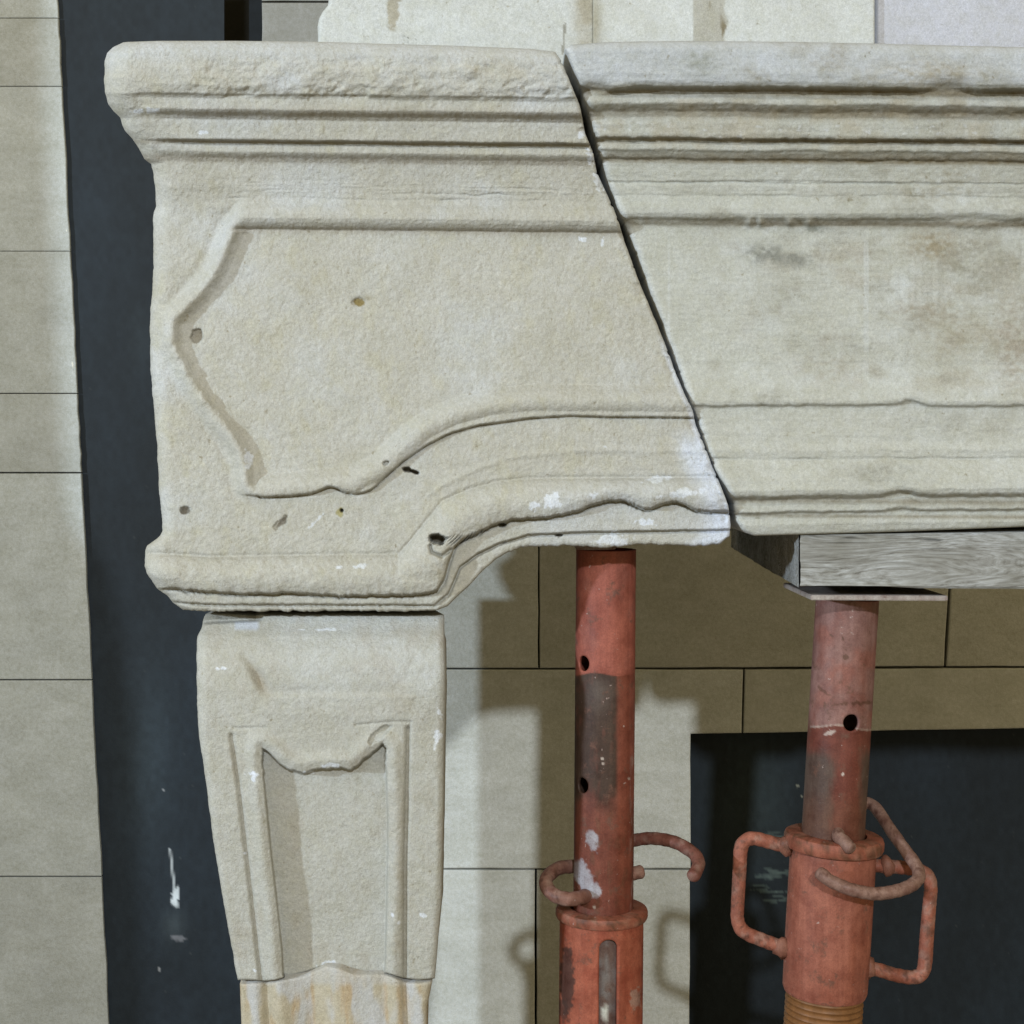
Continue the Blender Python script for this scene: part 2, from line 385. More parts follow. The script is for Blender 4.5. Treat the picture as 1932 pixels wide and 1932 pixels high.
# plaster blobs dripping off the left wall edge are parts of it
def lump(name, loc, r, mat, parent, seed, colr=None):
    bm = bmesh.new(); bmesh.ops.create_icosphere(bm, subdivisions=2, radius=1)
    rg = random.Random(seed)
    for v in bm.verts:
        k = 1 + rg.uniform(-.22, .22); v.co = Vector((v.co.x * r[0] * k + loc[0], v.co.y * r[1] * k + loc[1], v.co.z * r[2] * k + loc[2]))
    me = bpy.data.meshes.new(name); bm.to_mesh(me); bm.free()
    if colr is not None: set_cols(me, np.tile(np.array(colr), (len(me.vertices), 1)))
    return link_mesh(name, me, mat, parent)
for i, (x, y, rx, ry) in enumerate([(127, 437, 3, 7), (130, 503, 4, 6), (138, 690, 4, 14), (139, 706, 3, 8), (153, 1008, 2, 5)]):
    lump('mortar_blob', at(x, y, WY + 0.004), (rx * S * 1.3, 0.004, ry * S * 1.2), M_trum, wl, i)

# ---------------------------------------------------------------- stones standing on the mantel shelf
def top_stone(name, L, R, y1, Y, Yb, mat, label, cfun, group=None):
    def hf(px, py, dl, dr, dt, db):
        return -Y / S - rnd(dl, np.where(px < 900, 10, 0.6)) - rnd(dr, 0.6) + 1.2 * fbm(px / 70, py / 70, 4, 77) + 0.5 * fbm(px / 14, py / 14, 3, 7)
    o = relief(name, L, R, lambda x: np.full(np.shape(x), -150.) if np.ndim(x) else -150., lambda x: np.full(np.shape(x), y1 + 0.) if np.ndim(x) else y1 + 0., 3.0, hf, cfun, Yb + 0.25, mat)
    return tagit(o, label, 'stone block', group)
def cA(px, py, h):
    n = fbm(px / 30, py / 30, 4, 21)
    c = np.ones(px.shape + (3,)) * np.array([0.60, 0.60, 0.53]); c = c * (1 + 0.05 * n[..., None])
    c = mixc(c, (0.36, 0.31, 0.20), np.clip(hardblob(px, py, 742, 15, 13, 45, 0, 5) * 0.75, 0, 1))
    c = mixc(c, (0.38, 0.33, 0.22), 0.8 * np.clip(blob(px, py, 1106, 35, 22, 80) * (1.1 + n), 0, 1))
    c = mixc(c, (0.22, 0.2, 0.14), np.clip(poly_dist(px, py, [(1066, 45), (1062, 100)]) < 2.2, 0, 1) * 0.7)
    c = mixc(c, (0.15, 0.15, 0.12), sm(0.42, 0.6, fbm(px / 5, py / 5, 2, 9)) * (blob(px, py, 775, 72, 14, 10) + blob(px, py, 705, 78, 8, 10)))
    return c
def cB(px, py, h):
    n = fbm(px / 30, py / 30, 4, 31); st = fbm(px / 6, py / 50, 4, 3)
    c = np.ones(px.shape + (3,)) * np.array([0.62, 0.62, 0.55]); c = c * (1 + 0.05 * n[..., None])
    m = sm(1306, 1310, px) * (1 - sm(1367, 1371, px + 3 * np.sin(py / 9)))
    c = mixc(c, (0.40, 0.37, 0.28), 0.75 * m); c = mixc(c, (0.24, 0.20, 0.12), m * sm(0.1, 0.5, st) * sm(1325, 1340, px))
    c = mixc(c, (0.35, 0.31, 0.2), 0.8 * blob(px, py, 1120, 50, 16, 80))
    return c
Lst = lambda y: np.interp(y, [-150, 0, 10, 22, 35, 50, 70, 120], [622, 620, 619, 609, 602, 599, 600, 600])
const = lambda v: (lambda y: np.full(np.shape(y), float(v)) if np.ndim(y) else float(v))
M_trc = vc_stone('whitewashed_stone', 0.35, False, (0.69, 0.715, 0.80))
top_stone('chimney_stone', Lst, const(1118.4), 135, -0.010, 0.20, M_trc, 'whitish stone with a chipped lower left corner, on the shelf left of the cut', cA)
top_stone('chimney_stone', const(1119), const(1650), 140, -0.012, 0.20, M_trc, 'whitish stone with a brown striped patch, on the shelf right of the cut', cB)
def cD(px, py, h):
    return np.ones(px.shape + (3,)) * np.array([0.565, 0.56, 0.565]) * (1 + 0.03 * fbm(px / 60, py / 60, 3, 5)[..., None])
top_stone('chimney_stone', const(1656), const(2150), 140, -0.006, 0.20, M_trc, 'smooth lavender grey stone standing on the shelf at the upper right corner', cD)

# ---------------------------------------------------------------- left end block of the lintel
cutL0 = pl([(60, 1040), (98, 1047), (117, 1060), (152, 1075), (200, 1094), (252, 1104), (289, 1119), (326, 1127), (359, 1142), (397, 1160), (445, 1175), (519, 1201),
           (608, 1238), (630, 1247), (693, 1271), (749, 1294), (775, 1307), (804, 1314), (867, 1339), (919, 1361), (953, 1374), (990, 1379), (1012, 1376), (1027, 1359), (1040, 1352)])
silL0 = pl([(76, 240), (80, 232), (89, 213), (100, 202), (115, 198), (148, 196), (175, 199), (196, 204), (210, 214), (222, 226), (236, 231), (248, 237), (262, 250), (274, 258), (290, 267), (300, 272),
           (308, 285), (330, 290), (352, 293), (389, 295), (400, 291), (408, 289), (519, 289), (611, 283), (690, 284), (775, 291), (850, 297), (923, 300), (1001, 307), (1010, 303), (1016, 296),
           (1029, 278), (1040, 274), (1067, 273), (1082, 277), (1097, 287), (1110, 296), (1123, 315), (1138, 328), (1151, 346)])
silL = lambda y: silL0(y) + 1.8 * fbm(np.asarray(y) / 20., np.zeros(np.shape(y)) + 4.2, 4, 93, 0.6)
topL = pl([(195, 84), (240, 79), (300, 77), (450, 77), (620, 79), (700, 82), (850, 86), (1000, 92), (1050, 98), (1070, 110)])
botL0 = pl([(270, 1151), (346, 1151), (400, 1153), (600, 1153), (780, 1153), (825, 1151), (845, 1143), (860, 1128), (886, 1104), (910, 1078), (938, 1053), (960, 1041), (982, 1034),
           (1040, 1030), (1086, 1030), (1140, 1034), (1182, 1030), (1210, 1027), (1330, 1030), (1359, 1027), (1400, 1024)])
botL = lambda x: botL0(x) + 3.4 * fbm(np.asarray(x) / 15., np.zeros(np.shape(x)) + 1.3, 4, 88, 0.6) * (1 - 0.8 * np.exp(-((np.asarray(x) - 880) / 60.) ** 2))
def ragged(f, a, sd):
    return lambda y: f(y) + a * fbm(np.asarray(y) / 22., np.zeros(np.shape(y)) + sd, 4, 60 + sd, 0.6) - 1.6 * a * sm(0.45, 0.7, fbm(np.asarray(y) / 9., np.zeros(np.shape(y)) + sd, 2, 70 + sd))
cutL = ragged(cutL0, 1.3, 1)
def wob(f, amp, sc, seed):       # an eroded line
    return lambda x: f(x) + amp * fbm(np.asarray(x) / sc, np.zeros(np.shape(x)) + seed * 3.7, 4, seed, 0.6)
profL = pl([(60, 158), (95, 164), (130, 165), (160, 160), (176, 152), (181, 143), (186, 138), (206, 136), (211, 130), (218, 116), (226, 107), (228, 107.5), (231, 108), (262, 101), (264.5, 97), (266, 80), (273, 78),
            (275, 85), (286, 84), (290, 80), (298, 68), (306, 62), (309, 61), (345, 51), (360, 47), (374, 44), (382, 45), (390, 52), (400, 57), (410, 57), (418, 52), (425, 44), (429, 37), (432, 30), (438, 28), (470, 29), (2000, 29)])
fieldP = [(1500, 436), (1168, 437), (900, 434), (600, 432), (474, 430), (460, 442), (450, 465), (438, 497), (420, 532), (396, 563), (366, 594), (347, 612), (346, 645), (368, 690), (395, 735), (430, 780),
          (455, 810), (474, 845), (483, 880), (486, 905), (600, 893), (660, 888), (700, 868), (740, 832), (790, 790), (850, 760), (920, 742), (1000, 733), (1290, 735), (1500, 735)]
Rl = pl([(430, 925), (445, 930), (500, 937), (560, 934), (590, 930), (610, 921), (625, 915), (645, 925), (665, 932), (690, 928), (705, 921), (720, 905), (760, 870), (800, 842), (850, 816), (900, 802), (1000, 788), (1075, 783), (1150, 786), (1230, 786), (1300, 787)])
Gl = pl([(280, 1043), (400, 1050), (620, 1046), (752, 1045), (775, 1019), (804, 982), (834, 945), (886, 923), (941, 908), (997, 902), (1330, 900), (1400, 900)])
Tl = pl([(300, 1110), (330, 1108), (350, 1112), (400, 1116), (470, 1120), (560, 1117), (640, 1123), (800, 1121), (825, 1112), (838, 1088), (846, 1058), (858, 1028), (871, 1018), (908, 1001), (930, 990), (960, 979), (1034, 975), (1090, 964), (1120, 950), (1138, 945), (1182, 942), (1200, 953), (1219, 962), (1250, 950), (1275, 945), (1310, 958), (1331, 964), (1400, 962)])
Rl0 = Rl; Rl = lambda x: (Rl0(x - 7) + Rl0(x) + Rl0(x + 7)) / 3
Fl = pl([(300, 1132), (400, 1139), (820, 1140), (845, 1118), (867, 1068), (900, 1044), (941, 1024), (997, 1008), (1071, 1004), (1182, 1001), (1331, 999), (1400, 997)])
Tl0 = Tl; Tl = lambda x: np.where(np.abs(x - 850) < 45, Tl0(x), (Tl0(x - 11) + Tl0(x) + Tl0(x + 11)) / 3)
def hL(px, py, dl, dr, dt, db):
    # mouldings along the top, running slightly down to the right
    v = py - (px - 400) * 0.0105 + 1.1 * fbm(px / 45, py / 30, 3, 11) + 0.5
    soft = np.interp(v, [60, 95, 150, 178, 200, 226, 262, 285, 305, 345, 380, 430], [158, 164, 160, 150, 132, 114, 92, 76, 62, 52, 46, 40])
    wl_ = sm(10, 120, dl + 18 * fbm(px / 30, py / 14, 3, 19)); h = soft + (profL(v) - soft) * wl_
    lump1 = sm(100, 120, py) * (1 - sm(178, 190, py)) * sm(330, 420, px)
    h = h + lump1 * (5.0 * fbm(px / 34, py / 22, 4, 2) - 2) - 6 * lump1 * sm(0.0, 0.4, fbm(px / 40 + py / 60, py / 30, 3, 8)) * sm(140, 180, py)
    # panel, its roll moulding and the margins
    d = poly_dist(px, py, fieldP + [fieldP[0]]); ins = inside(px, py, fieldP); d = np.where(ins, -d, d)
    lowq = sm(-30, 30, py - (np.interp(px, [484, 660, 740, 850, 1000], [860, 850, 790, 720, 690]))) * sm(478, 492, px)
    broken = sm(640, 660, py) * (1 - sm(780, 815, py)) * (1 - sm(440, 480, px))
    brk = broken * sm(-0.35, 0.3, fbm(px / 30, py / 30, 3, 41))
    side = 34 + (17 - 4 * brk) * np.exp(-((d - 23) / 15.0) ** 2) - 3 * np.exp(-((d - 50) / 10.0) ** 2)
    hs = 29 + (side - 29) * (0.8 * sm(-15, 19, d) + 0.2 * sm(-2, 6, d))
    hw = 29 + 23 * np.sin(np.clip((d + 8) / 50, 0, 1) * 2.45)
    below = sm(0, 3.0, py - wob(Rl, 2.4, 11, 9)(px)) * sm(400, 480, px)
    hw = hw * (1 - below) + 33 * below
    hw = hw - 7 * np.exp(-((py - Rl(px) - 2) / 2.5) ** 2) * sm(436, 450, px)
    hm = hs * (1 - lowq) + hw * lowq
    hm = hm * (1 - below) + np.minimum(hm, 33) * below
    hm = hm + 2.0 * np.exp(-((py - np.interp(px, [800, 834, 900, 960, 1086, 1305], [940, 915, 885, 864, 850, 850])) / 6) ** 2) * sm(790, 830, px)
    # lower torus and fillets
    gy = py - Gl(px); wa = 1 - 0.85 * np.exp(-((px - 862) / 34) ** 2); T_ = Tl(px) + wa * (3.0 * fbm(px / 14, 0 * px, 4, 3, 0.7)); F_ = Fl(px) + wa * 1.4 * fbm(px / 20, 0 * px, 4, 4, 0.6)
    nT = np.sqrt(1 + np.clip((Tl(px + 4) - Tl(px - 4)) / 8, -4, 4) ** 2); nF = np.sqrt(1 + np.clip((Fl(px + 4) - Fl(px - 4)) / 8, -4, 4) ** 2)
    eT = (py - T_) / nT; eF = (py - F_) / nF
    q = np.clip(gy / np.maximum(T_ - Gl(px), 20), 0, 1)
    tor = 33 + 26 * np.sin(np.clip(q, 0, 1) ** 0.9 * 2.5) / 1.0
    hm = np.where(gy > -8, hm + (tor - hm) * sm(-8, 6, gy), hm) - 3.0 * np.exp(-(gy / 4.5) ** 2)
    hm = hm + (27 - hm) * sm(-1, 3.2, eT) - 9 * np.exp(-((eT - 3.5) / 3.) ** 2)
    hm = hm + (19 - hm) * sm(-1, 3.2, eF) - 9 * np.exp(-((eF - 3) / 2.6) ** 2)
    top = 1 - sm(436, 440, v)
    inleft = sm(-6, 12, d) * (1 - sm(420, 470, px)) * sm(375, 395, py)
    tb = np.where((v < 445) & (px > 425), 1.0, 0.0)
    # upper region: profile; beyond it the panel relief
    up = sm(392, 378, v) if False else (1 - sm(345, 412, v))
    right_of_corner = sm(425, 470, px) * (1 - sm(432, 436, v))
    w = np.maximum(up, right_of_corner)
    h = h * w + hm * (1 - w)
    # shallow tool marks in the band
    for yy, sd in ((352, 91), (374, 92), (363, 93)):
        h = h - 4.5 * sm(0.0, 0.6, fbm(px / 90 + sd, 0 * px, 3, sd)) * np.exp(-((v - yy - 3.5 * fbm(px / 28, 0 * px + sd, 4, sd)) / 1.8) ** 2) * sm(400, 470, px)
    h = h + 1.6 * sm(0.1, 0.6, fbm(px / 60, py / 3.2, 3, 12)) * np.exp(-((v - 355) / 14) ** 2) * sm(430, 480, px)
    # weathering, dents, pits
    h = h + 1.6 * fbm(px / 60, py / 60, 4, 1) + 1.0 * fbm(px / 11, py / 11, 4, 6) + 0.55 * fbm(px / 5.2, py / 5.2, 2, 16) 
    rough = sm(1000, 1060, py); h = h + rough * 2.0 * fbm(px / 22, py / 16, 3, 71)
    h = h - 9 * hardblob(px, py, 371, 634, 11, 15, 0.4, 2, 0.3) - 8 * hardblob(px, py, 350, 963, 10, 8, 0, 4) - 6 * hardblob(px, py, 530, 988, 17, 8, -0.8, 5)
    h = h - 4 * hardblob(px, py, 676, 569, 12, 8, 0, 6) - 14 * np.exp(-(np.hypot(px - 645, py - 963) / 3.2) ** 4)
    h = h - 26 * hardblob(px, py, 768, 886, 9, 5, 0.4, 1, 0.3) - 24 * hardblob(px, py, 784, 891, 9, 4, 0.35, 2, 0.3) - 12 * hardblob(px, py, 728, 874, 7, 4, -0.5, 3)
    h = h - 45 * hardblob(px, py, 826, 1017, 17, 10, 0.15, 4, 0.25) - 8 * hardblob(px, py, 856, 1019, 12, 5, 0.1, 6, 0.3)
    h = h - 14 * np.exp(-(poly_dist(px, py, [(812, 1030), (815, 1042), (834, 1050), (850, 1038)]) / 3) ** 2)
    h = h - 12 * hardblob(px, py, 1055, 1010, 8, 2.5) - 16 * hardblob(px, py, 948, 990, 8, 4, 0, 7)
    # rounding of the block's borders; the left end is a worn, broad arris
    rl = np.interp(py, [80, 120, 200, 290, 330, 1000, 1040, 1100, 1150], [55, 50, 45, 30, 34, 26, 40, 40, 30])
    h = h - rnd(dl, rl) * np.interp(py, [80, 300, 340, 1000, 1040, 1150], [1.3, 1.2, 1.1, 1.1, 1.3, 1.3])
    h = h - rnd(dr, 7) - rnd(dt, 26) - rnd(db, 9) - 6 * sm(20, 0, dr) * sm(0.0, 0.5, fbm(py / 20, px / 50, 3, 5))
    return h
def cL(px, py, h):
    n = fbm(px / 45, py / 45, 4, 51); n2 = fbm(px / 9, py / 9, 3, 52)
    c = np.ones(px.shape + (3,)) * np.array([0.515, 0.475, 0.375])
    c = c * (1 + 0.035 * n[..., None])
    c = mixc(c, (0.52, 0.47, 0.33), 0.5 * sm(0.1, 0.6, fbm(px / 25, py / 40, 4, 53)))
    c = mixc(c, (0.58, 0.57, 0.52), 0.5 * sm(0.0, 0.7, fbm(px / 150, py / 120, 3, 54)))
    c = mixc(c, (0.56, 0.57, 0.56), 0.5 * (1 - sm(80, 140, py)))
    # browner along the shelf's cove and grooves
    v = py - (px - 400) * 0.0105
    c = mixc(c, (0.34, 0.27, 0.18), 0.45 * np.exp(-((v - 213) / 12) ** 2) * sm(280, 420, px) * (0.8 + 0.5 * n2))
    c = mixc(c, (0.30, 0.24, 0.16), 0.5 * np.exp(-((v - 299) / 8) ** 2) * (0.8 + 0.6 * n2))
    c = mixc(c, (0.30, 0.24, 0.15), 0.45 * np.exp(-((v - 268) / 5) ** 2))
    c = mixc(c, (0.34, 0.27, 0.18), 0.35 * np.exp(-((v - 432) / 7) ** 2) * sm(430, 470, px))
    # lime
    W = (0.80, 0.80, 0.78)
    for a in [(290, 208, 14, 6, 0, 1), (262, 210, 9, 5, 0, 2), (384, 249, 8, 4, 0, 3), (1096, 252, 6, 9, .3, 4), (1098, 451, 6, 4, .3, 5), (1137, 457, 3, 7, 0, 6), (1128, 340, 7, 22, -.3, 7), (1112, 295, 8, 12, -.3, 8),
              (1141, 843, 4, 4, 0, 9), (468, 868, 7, 18, 0, 10), (1042, 945, 16, 12, .1, 11), (1010, 955, 9, 8, 0, 12), (1118, 935, 7, 6, 0, 13), (1240, 905, 20, 5, -.2, 14), (1160, 1020, 26, 12, 0, 15),
              (1290, 930, 30, 7, -.1, 16), (1220, 985, 16, 6, 0, 17), (640, 1070, 5, 3, 0, 18), (680, 1068, 10, 4, 0, 19), (595, 985, 15, 2.5, -.8, 20), (975, 228, 5, 3, 0, 21)]:
        c = mixc(c, W, 0.7 * hardblob(px, py, a[0], a[1], a[2] * 1.1, a[3] * 1.1, a[4], a[5], 1.0))
    c = mixc(c, (0.68, 0.69, 0.70), np.clip(0.9 * sm(75, 25, cutL(py) - px - 12 * n) * sm(800, 850, py), 0, 1))
    c = mixc(c, (0.70, 0.71, 0.72), 0.8 * sm(14, 3, cutL(py) - px) * sm(610, 680, py))
    c = mixc(c, (0.60, 0.62, 0.64), 0.35 * blob(px, py, 540, 150, 40, 25))
    # brown spots; shade painted into the holes and pits
    c = mixc(c, (0.26, 0.19, 0.07), hardblob(px, py, 677, 570, 11, 8, 0, 31)); c = mixc(c, (0.33, 0.28, 0.17), 0.6 * blob(px, py, 690, 562, 14, 5))
    c = mixc(c, (0.30, 0.25, 0.17), 0.7 * hardblob(px, py, 371, 634, 11, 15, 0.4, 2, 0.3))
    c = mixc(c, (0.36, 0.30, 0.10), 0.8 * hardblob(px, py, 642, 967, 8, 10, 0, 9)); c = mixc(c, (0.02, 0.02, 0.02), np.exp(-(np.hypot(px - 645, py - 963) / 3.4) ** 4))
    for a in [(350, 963, 10, 8, 0), (768, 886, 8, 5, .4), (784, 891, 8, 4, .35), (948, 990, 8, 3, 0), (1055, 1010, 7, 2, 0), (533, 985, 14, 5, -.8)]:
        c = mixc(c, (0.14, 0.11, 0.07), 0.8 * hardblob(px, py, a[0], a[1], a[2], a[3], a[4], 5, 0.3))
    c = mixc(c, (0.10, 0.08, 0.05), 0.9 * hardblob(px, py, 826, 1017, 15, 8, 0.15, 4, 0.25))
    return c
oL = relief('lintel_end_stone', silL, cutL, topL, botL, 1.9, hL, cL, 0.53, M_sand)
tagit(oL, 'beige carved lintel end stone with moulded shelf and curved panel, on the jamb', 'carved stone')

# ---------------------------------------------------------------- middle stone of the lintel
cutR0 = pl([(60, 1060), (90, 1064), (100, 1070), (117, 1076), (152, 1090), (208, 1108), (259, 1123), (296, 1132), (341, 1145), (389, 1164), (434, 1182), (493, 1205), (556, 1227), (615, 1251), (630, 1254),
           (667, 1269), (715, 1287), (749, 1299), (778, 1311), (834, 1328), (882, 1348), (927, 1373), (949, 1383), (982, 1387), (1000, 1398), (1010, 1412)])
cutR = lambda y: 2 * cutR0(y) - ragged(cutR0, 1.1, 2)(y)
topR = pl([(1050, 98), (1062, 92), (1080, 84), (1150, 79), (1300, 77), (1500, 79), (1650, 82), (1800, 86), (1932, 89), (2150, 94)])
botR = pl([(1380, 1000), (1402, 1004), (1424, 1011), (1500, 1009), (1600, 1006), (1700, 1003), (1932, 994), (2150, 988)])
profR = pl([(60, 162), (100, 168), (140, 167), (155, 163), (163, 156), (167, 140), (172, 128), (182, 128), (184, 133), (188, 136), (196, 135), (201, 128), (212, 112), (224, 106), (227, 108), (232, 109), (255, 104),
            (261, 100), (264, 82), (270, 80), (273, 90), (283, 88), (288, 80), (299, 70), (302, 62), (306, 60), (311, 64), (343, 55), (345, 50), (349, 53), (366, 49), (371, 47), (376, 49), (392, 55), (402, 54), (410, 48),
            (416, 36), (426, 27), (432, 26), (560, 25), (690, 26), (715, 33), (740, 42), (757, 45), (764, 43), (767, 35), (770, 32), (835, 31), (850, 35), (862, 33), (867, 31), (880, 38), (905, 50), (925, 53), (934, 49),
            (939, 38), (943, 28), (950, 28), (953, 33), (965, 33), (967, 28), (970, 20), (976, 19), (979, 24), (990, 25), (1010, 16), (1100, 14)])
def hR(px, py, dl, dr, dt, db):
    slope = np.interp(py, [80, 300, 430, 600, 760, 900, 1010], [0.010, 0.006, 0.003, 0.0, -0.001, -0.006, -0.020])
    v = py - (px - 1450) * slope + 2.4 * fbm(px / 60, py / 70, 3, 111) + 1.7 * fbm(px / 16, py / 12, 4, 117)
    # dips and breaks in the mouldings
    v = v + 10 * blob(px, py, 1705, 938, 26, 26) + 11 * blob(px, py, 1722, 755, 26, 16)
    v = v - 10 * blob(px, py, 1150, 160, 35, 14)
    h = profR(v)
    fill = np.clip(blob(px, py, 1845 - 60, 172, 42, 16) * 1.2, 0, 1); h = h + (140 + 0.22 * (176 - py) * 1.0 - h) * fill * 0.8
    fill2 = np.clip(1.3 * blob(px, py, 1830, 420, 60, 14), 0, 1); h = h + (40 - 0.5 * (py - 415) + 2 * fbm(px / 14 + py / 10, py / 9, 3, 5) - h) * fill2
    fill3 = np.clip(1.2 * blob(px, py, 1130, 172, 26, 14), 0, 1); h = h + (142 - h) * fill3 * 0.7
    h = h + 1.4 * fbm(px / 80, py / 50, 4, 101) + 0.8 * fbm(px / 26, py / 5, 4, 106) + 0.5 * fbm(px / 7, py / 5, 3, 107)
    for x in (1415, 1435, 1490, 1527): h = h + 10 * np.exp(-(((px - x) / 8) ** 2 + ((py - 420) / 8) ** 2))
    # scratched lines in the band under the cornice
    h = h - 3 * np.exp(-((py - np.interp(px, [1210, 1480, 1650, 1790], [345, 342, 346, 352]) - 1.5 * fbm(px / 30, 0 * px, 3, 8)) / 1.8) ** 2) * sm(1200, 1300, px) * sm(1800, 1770, px)
    h = h - 2 * sm(0, .5, fbm(px / 40, py / 2.5, 3, 13)) * np.exp(-((py - 372) / 9) ** 2)
    h = h - 3 * np.exp(-((py - 867 - 3 * fbm(px / 40, 0 * px, 3, 18)) / 2) ** 2) * sm(-.2, .3, fbm(px / 90, 0 * px, 2, 19))
    h = h - rnd(dl, 16) - rnd(dt, 16) - rnd(db, 6) - rnd(dr, 4)
    return h
def cR(px, py, h):
    n = fbm(px / 50, py / 50, 5, 61); n2 = fbm(px / 10, py / 7, 4, 62); ns = fbm(px / 60, py / 6, 4, 63)
    c = np.ones(px.shape + (3,)) * np.array([0.50, 0.485, 0.40])
    c = c * (1 + 0.05 * n[..., None] + 0.03 * ns[..., None])
    c = mixc(c, (0.58, 0.58, 0.52), 0.6 * sm(0, .6, fbm(px / 120, py / 90, 3, 64)))
    c = mixc(c, (0.48, 0.485, 0.47), 0.8 * (1 - sm(150, 170, py)))
    c = mixc(c, (0.42, 0.38, 0.29), 0.55 * sm(0.05, .5, fbm(px / 70, py / 45, 4, 65)) * sm(440, 470, py) * (1 - sm(720, 760, py)) * sm(1330, 1500, px))
    c = mixc(c, (0.52, 0.50, 0.41), 0.6 * sm(700, 760, py))
    # dark deposits in the grooves of the cornice, stronger to the right
    D_ = (0.20, 0.155, 0.085)
    v = py - (px - 1450) * 0.006
    for vv, w, a in [(174, 10, .95), (213, 12, .75), (266, 6, .9), (295, 8, .6), (304, 6, .95), (421, 8, .7), (945, 6, .6), (973, 4, .6)]:
        c = mixc(c, D_, np.clip(a * np.exp(-((v - vv) / w) ** 2) * (0.65 + 0.35 * sm(1100, 1600, px) + 0.35 * n2), 0, 1))
    c = mixc(c, (0.40, 0.33, 0.21), 0.5 * sm(180, 190, py) * (1 - sm(290, 300, py)) * sm(-.3, .5, n))
    # stains
    for (x, y, rx, ry, a, cc) in [(1445, 478, 35, 16, .7, (0.24, 0.235, 0.19)), (1500, 490, 30, 12, .6, (0.24, 0.235, 0.19)), (1480, 560, 45, 40, .3, (0.33, 0.31, 0.24)), (1760, 465, 40, 25, .55, (0.30, 0.24, 0.14)),
                                  (1860, 500, 60, 45, .45, (0.30, 0.28, 0.21)), (1740, 590, 45, 20, .5, (0.34, 0.29, 0.21)), (1790, 620, 60, 70, .35, (0.36, 0.32, 0.23)), (1560, 690, 60, 25, .35, (0.36, 0.32, 0.24)),
                                  (1915, 650, 35, 80, .5, (0.35, 0.30, 0.22)), (1740, 365, 60, 20, .4, (0.36, 0.32, 0.23)), (1790, 335, 60, 25, .4, (0.34, 0.30, 0.21)), (1320, 120, 24, 20, .6, (0.28, 0.28, 0.22)), (1750, 140, 90, 25, .4, (0.36, 0.31, 0.21)),
                                  (1670, 893, 60, 14, .5, (0.32, 0.31, 0.25)), (1750, 800, 60, 25, .3, (0.38, 0.37, 0.31)), (1535, 432, 25, 6, .7, (0.22, 0.22, 0.17)), (1240, 110, 60, 16, .3, (0.36, 0.36, 0.32))]:
        c = mixc(c, cc, np.clip(1.15 * a * blob(px, py, x, y, rx * 1.15, ry * 1.15) * (1 + 1.3 * n2 + 0.8 * n), 0, 0.85))
    for sd, cc in ((171, (0.30, 0.28, 0.21)), (172, (0.31, 0.275, 0.20))):
        c = mixc(c, cc, 0.5 * sm(0.18, 0.6, fbm(px / 75 + sd, py / 50, 5, sd)) * sm(1240, 1420, px) * (0.5 + 0.5 * sm(-.3, .4, n2)) * (1 - 0.6 * sm(760, 800, py)))
    # vertical runs
    c = mixc(c, (0.36, 0.34, 0.27), 0.35 * sm(0.1, .6, fbm(px / 7, py / 90, 3, 66)) * sm(440, 460, py) * (1 - sm(560, 640, py)) * sm(1560, 1750, px))
    for x in (1632, 1637, 1262): c = mixc(c, (0.60, 0.60, 0.55), 0.45 * np.exp(-((px - x) / 2.2) ** 2) * sm(440, 470, py) * (1 - sm(640, 740, py)))
    c = mixc(c, (0.66, 0.66, 0.63), 0.6 * sm(0.25, .6, n2) * np.exp(-((py - 245) / 14) ** 2))
    # highlight along the arris of the cut, put into the colour
    c = mixc(c, (0.62, 0.60, 0.53), 0.6 * sm(16, 3, px - cutR(py)))
    return c
oR = relief('lintel_stone', cutR, const(2120), topR, botR, 2.1, hR, cR, 0.53, M_tool)
tagit(oR, 'grey stained straight lintel stone with deep horizontal mouldings, lying on the wooden beam', 'carved stone')

# ---------------------------------------------------------------- jamb (console) and the stone under it
jl = pl([(1150, 392), (1158, 388), (1170, 383), (1185, 380), (1200, 373), (1215, 371), (1280, 371), (1330, 372), (1390, 376), (1450, 385), (1500, 392), (1560, 399), (1620, 408), (1700, 421), (1780, 436), (1820, 443), (1850, 449)])
jl0 = jl; jl = lambda y: jl0(y) + 1.3 * fbm(np.asarray(y) / 20., np.zeros(np.shape(y)) + 4.2, 4, 95, 0.6)
jr = pl([(1150, 838), (1300, 840), (1400, 838), (1500, 837), (1600, 835), (1700, 833), (1780, 826), (1809, 824), (1850, 820)])
jt = pl([(380, 1160), (400, 1157), (440, 1158), (480, 1160), (600, 1160), (850, 1160)])
jb = pl([(440, 1849), (470, 1849), (505, 1851), (520, 1849), (545, 1841), (575, 1834), (600, 1826), (615, 1820), (640, 1822), (665, 1830), (700, 1834), (730, 1836), (760, 1845), (790, 1849), (815, 1847), (840, 1842)])
rec = [(495, 1411), (508, 1420), (526, 1438), (548, 1453), (575, 1458), (593, 1452), (610, 1450), (640, 1449), (663, 1451), (675, 1444), (690, 1431), (705, 1418), (722, 1404), (727, 1412), (732, 1549), (730, 1698), (727, 1816), (722, 1870), (560, 1870), (534, 1840), (532, 1794),
       (522, 1698), (511, 1605), (502, 1512), (494, 1430)]
grL = [(437, 1388), (450, 1475), (463, 1587), (478, 1716), (493, 1848)]
grR = [(770, 1375), (767, 1512), (764, 1624), (764, 1846)]
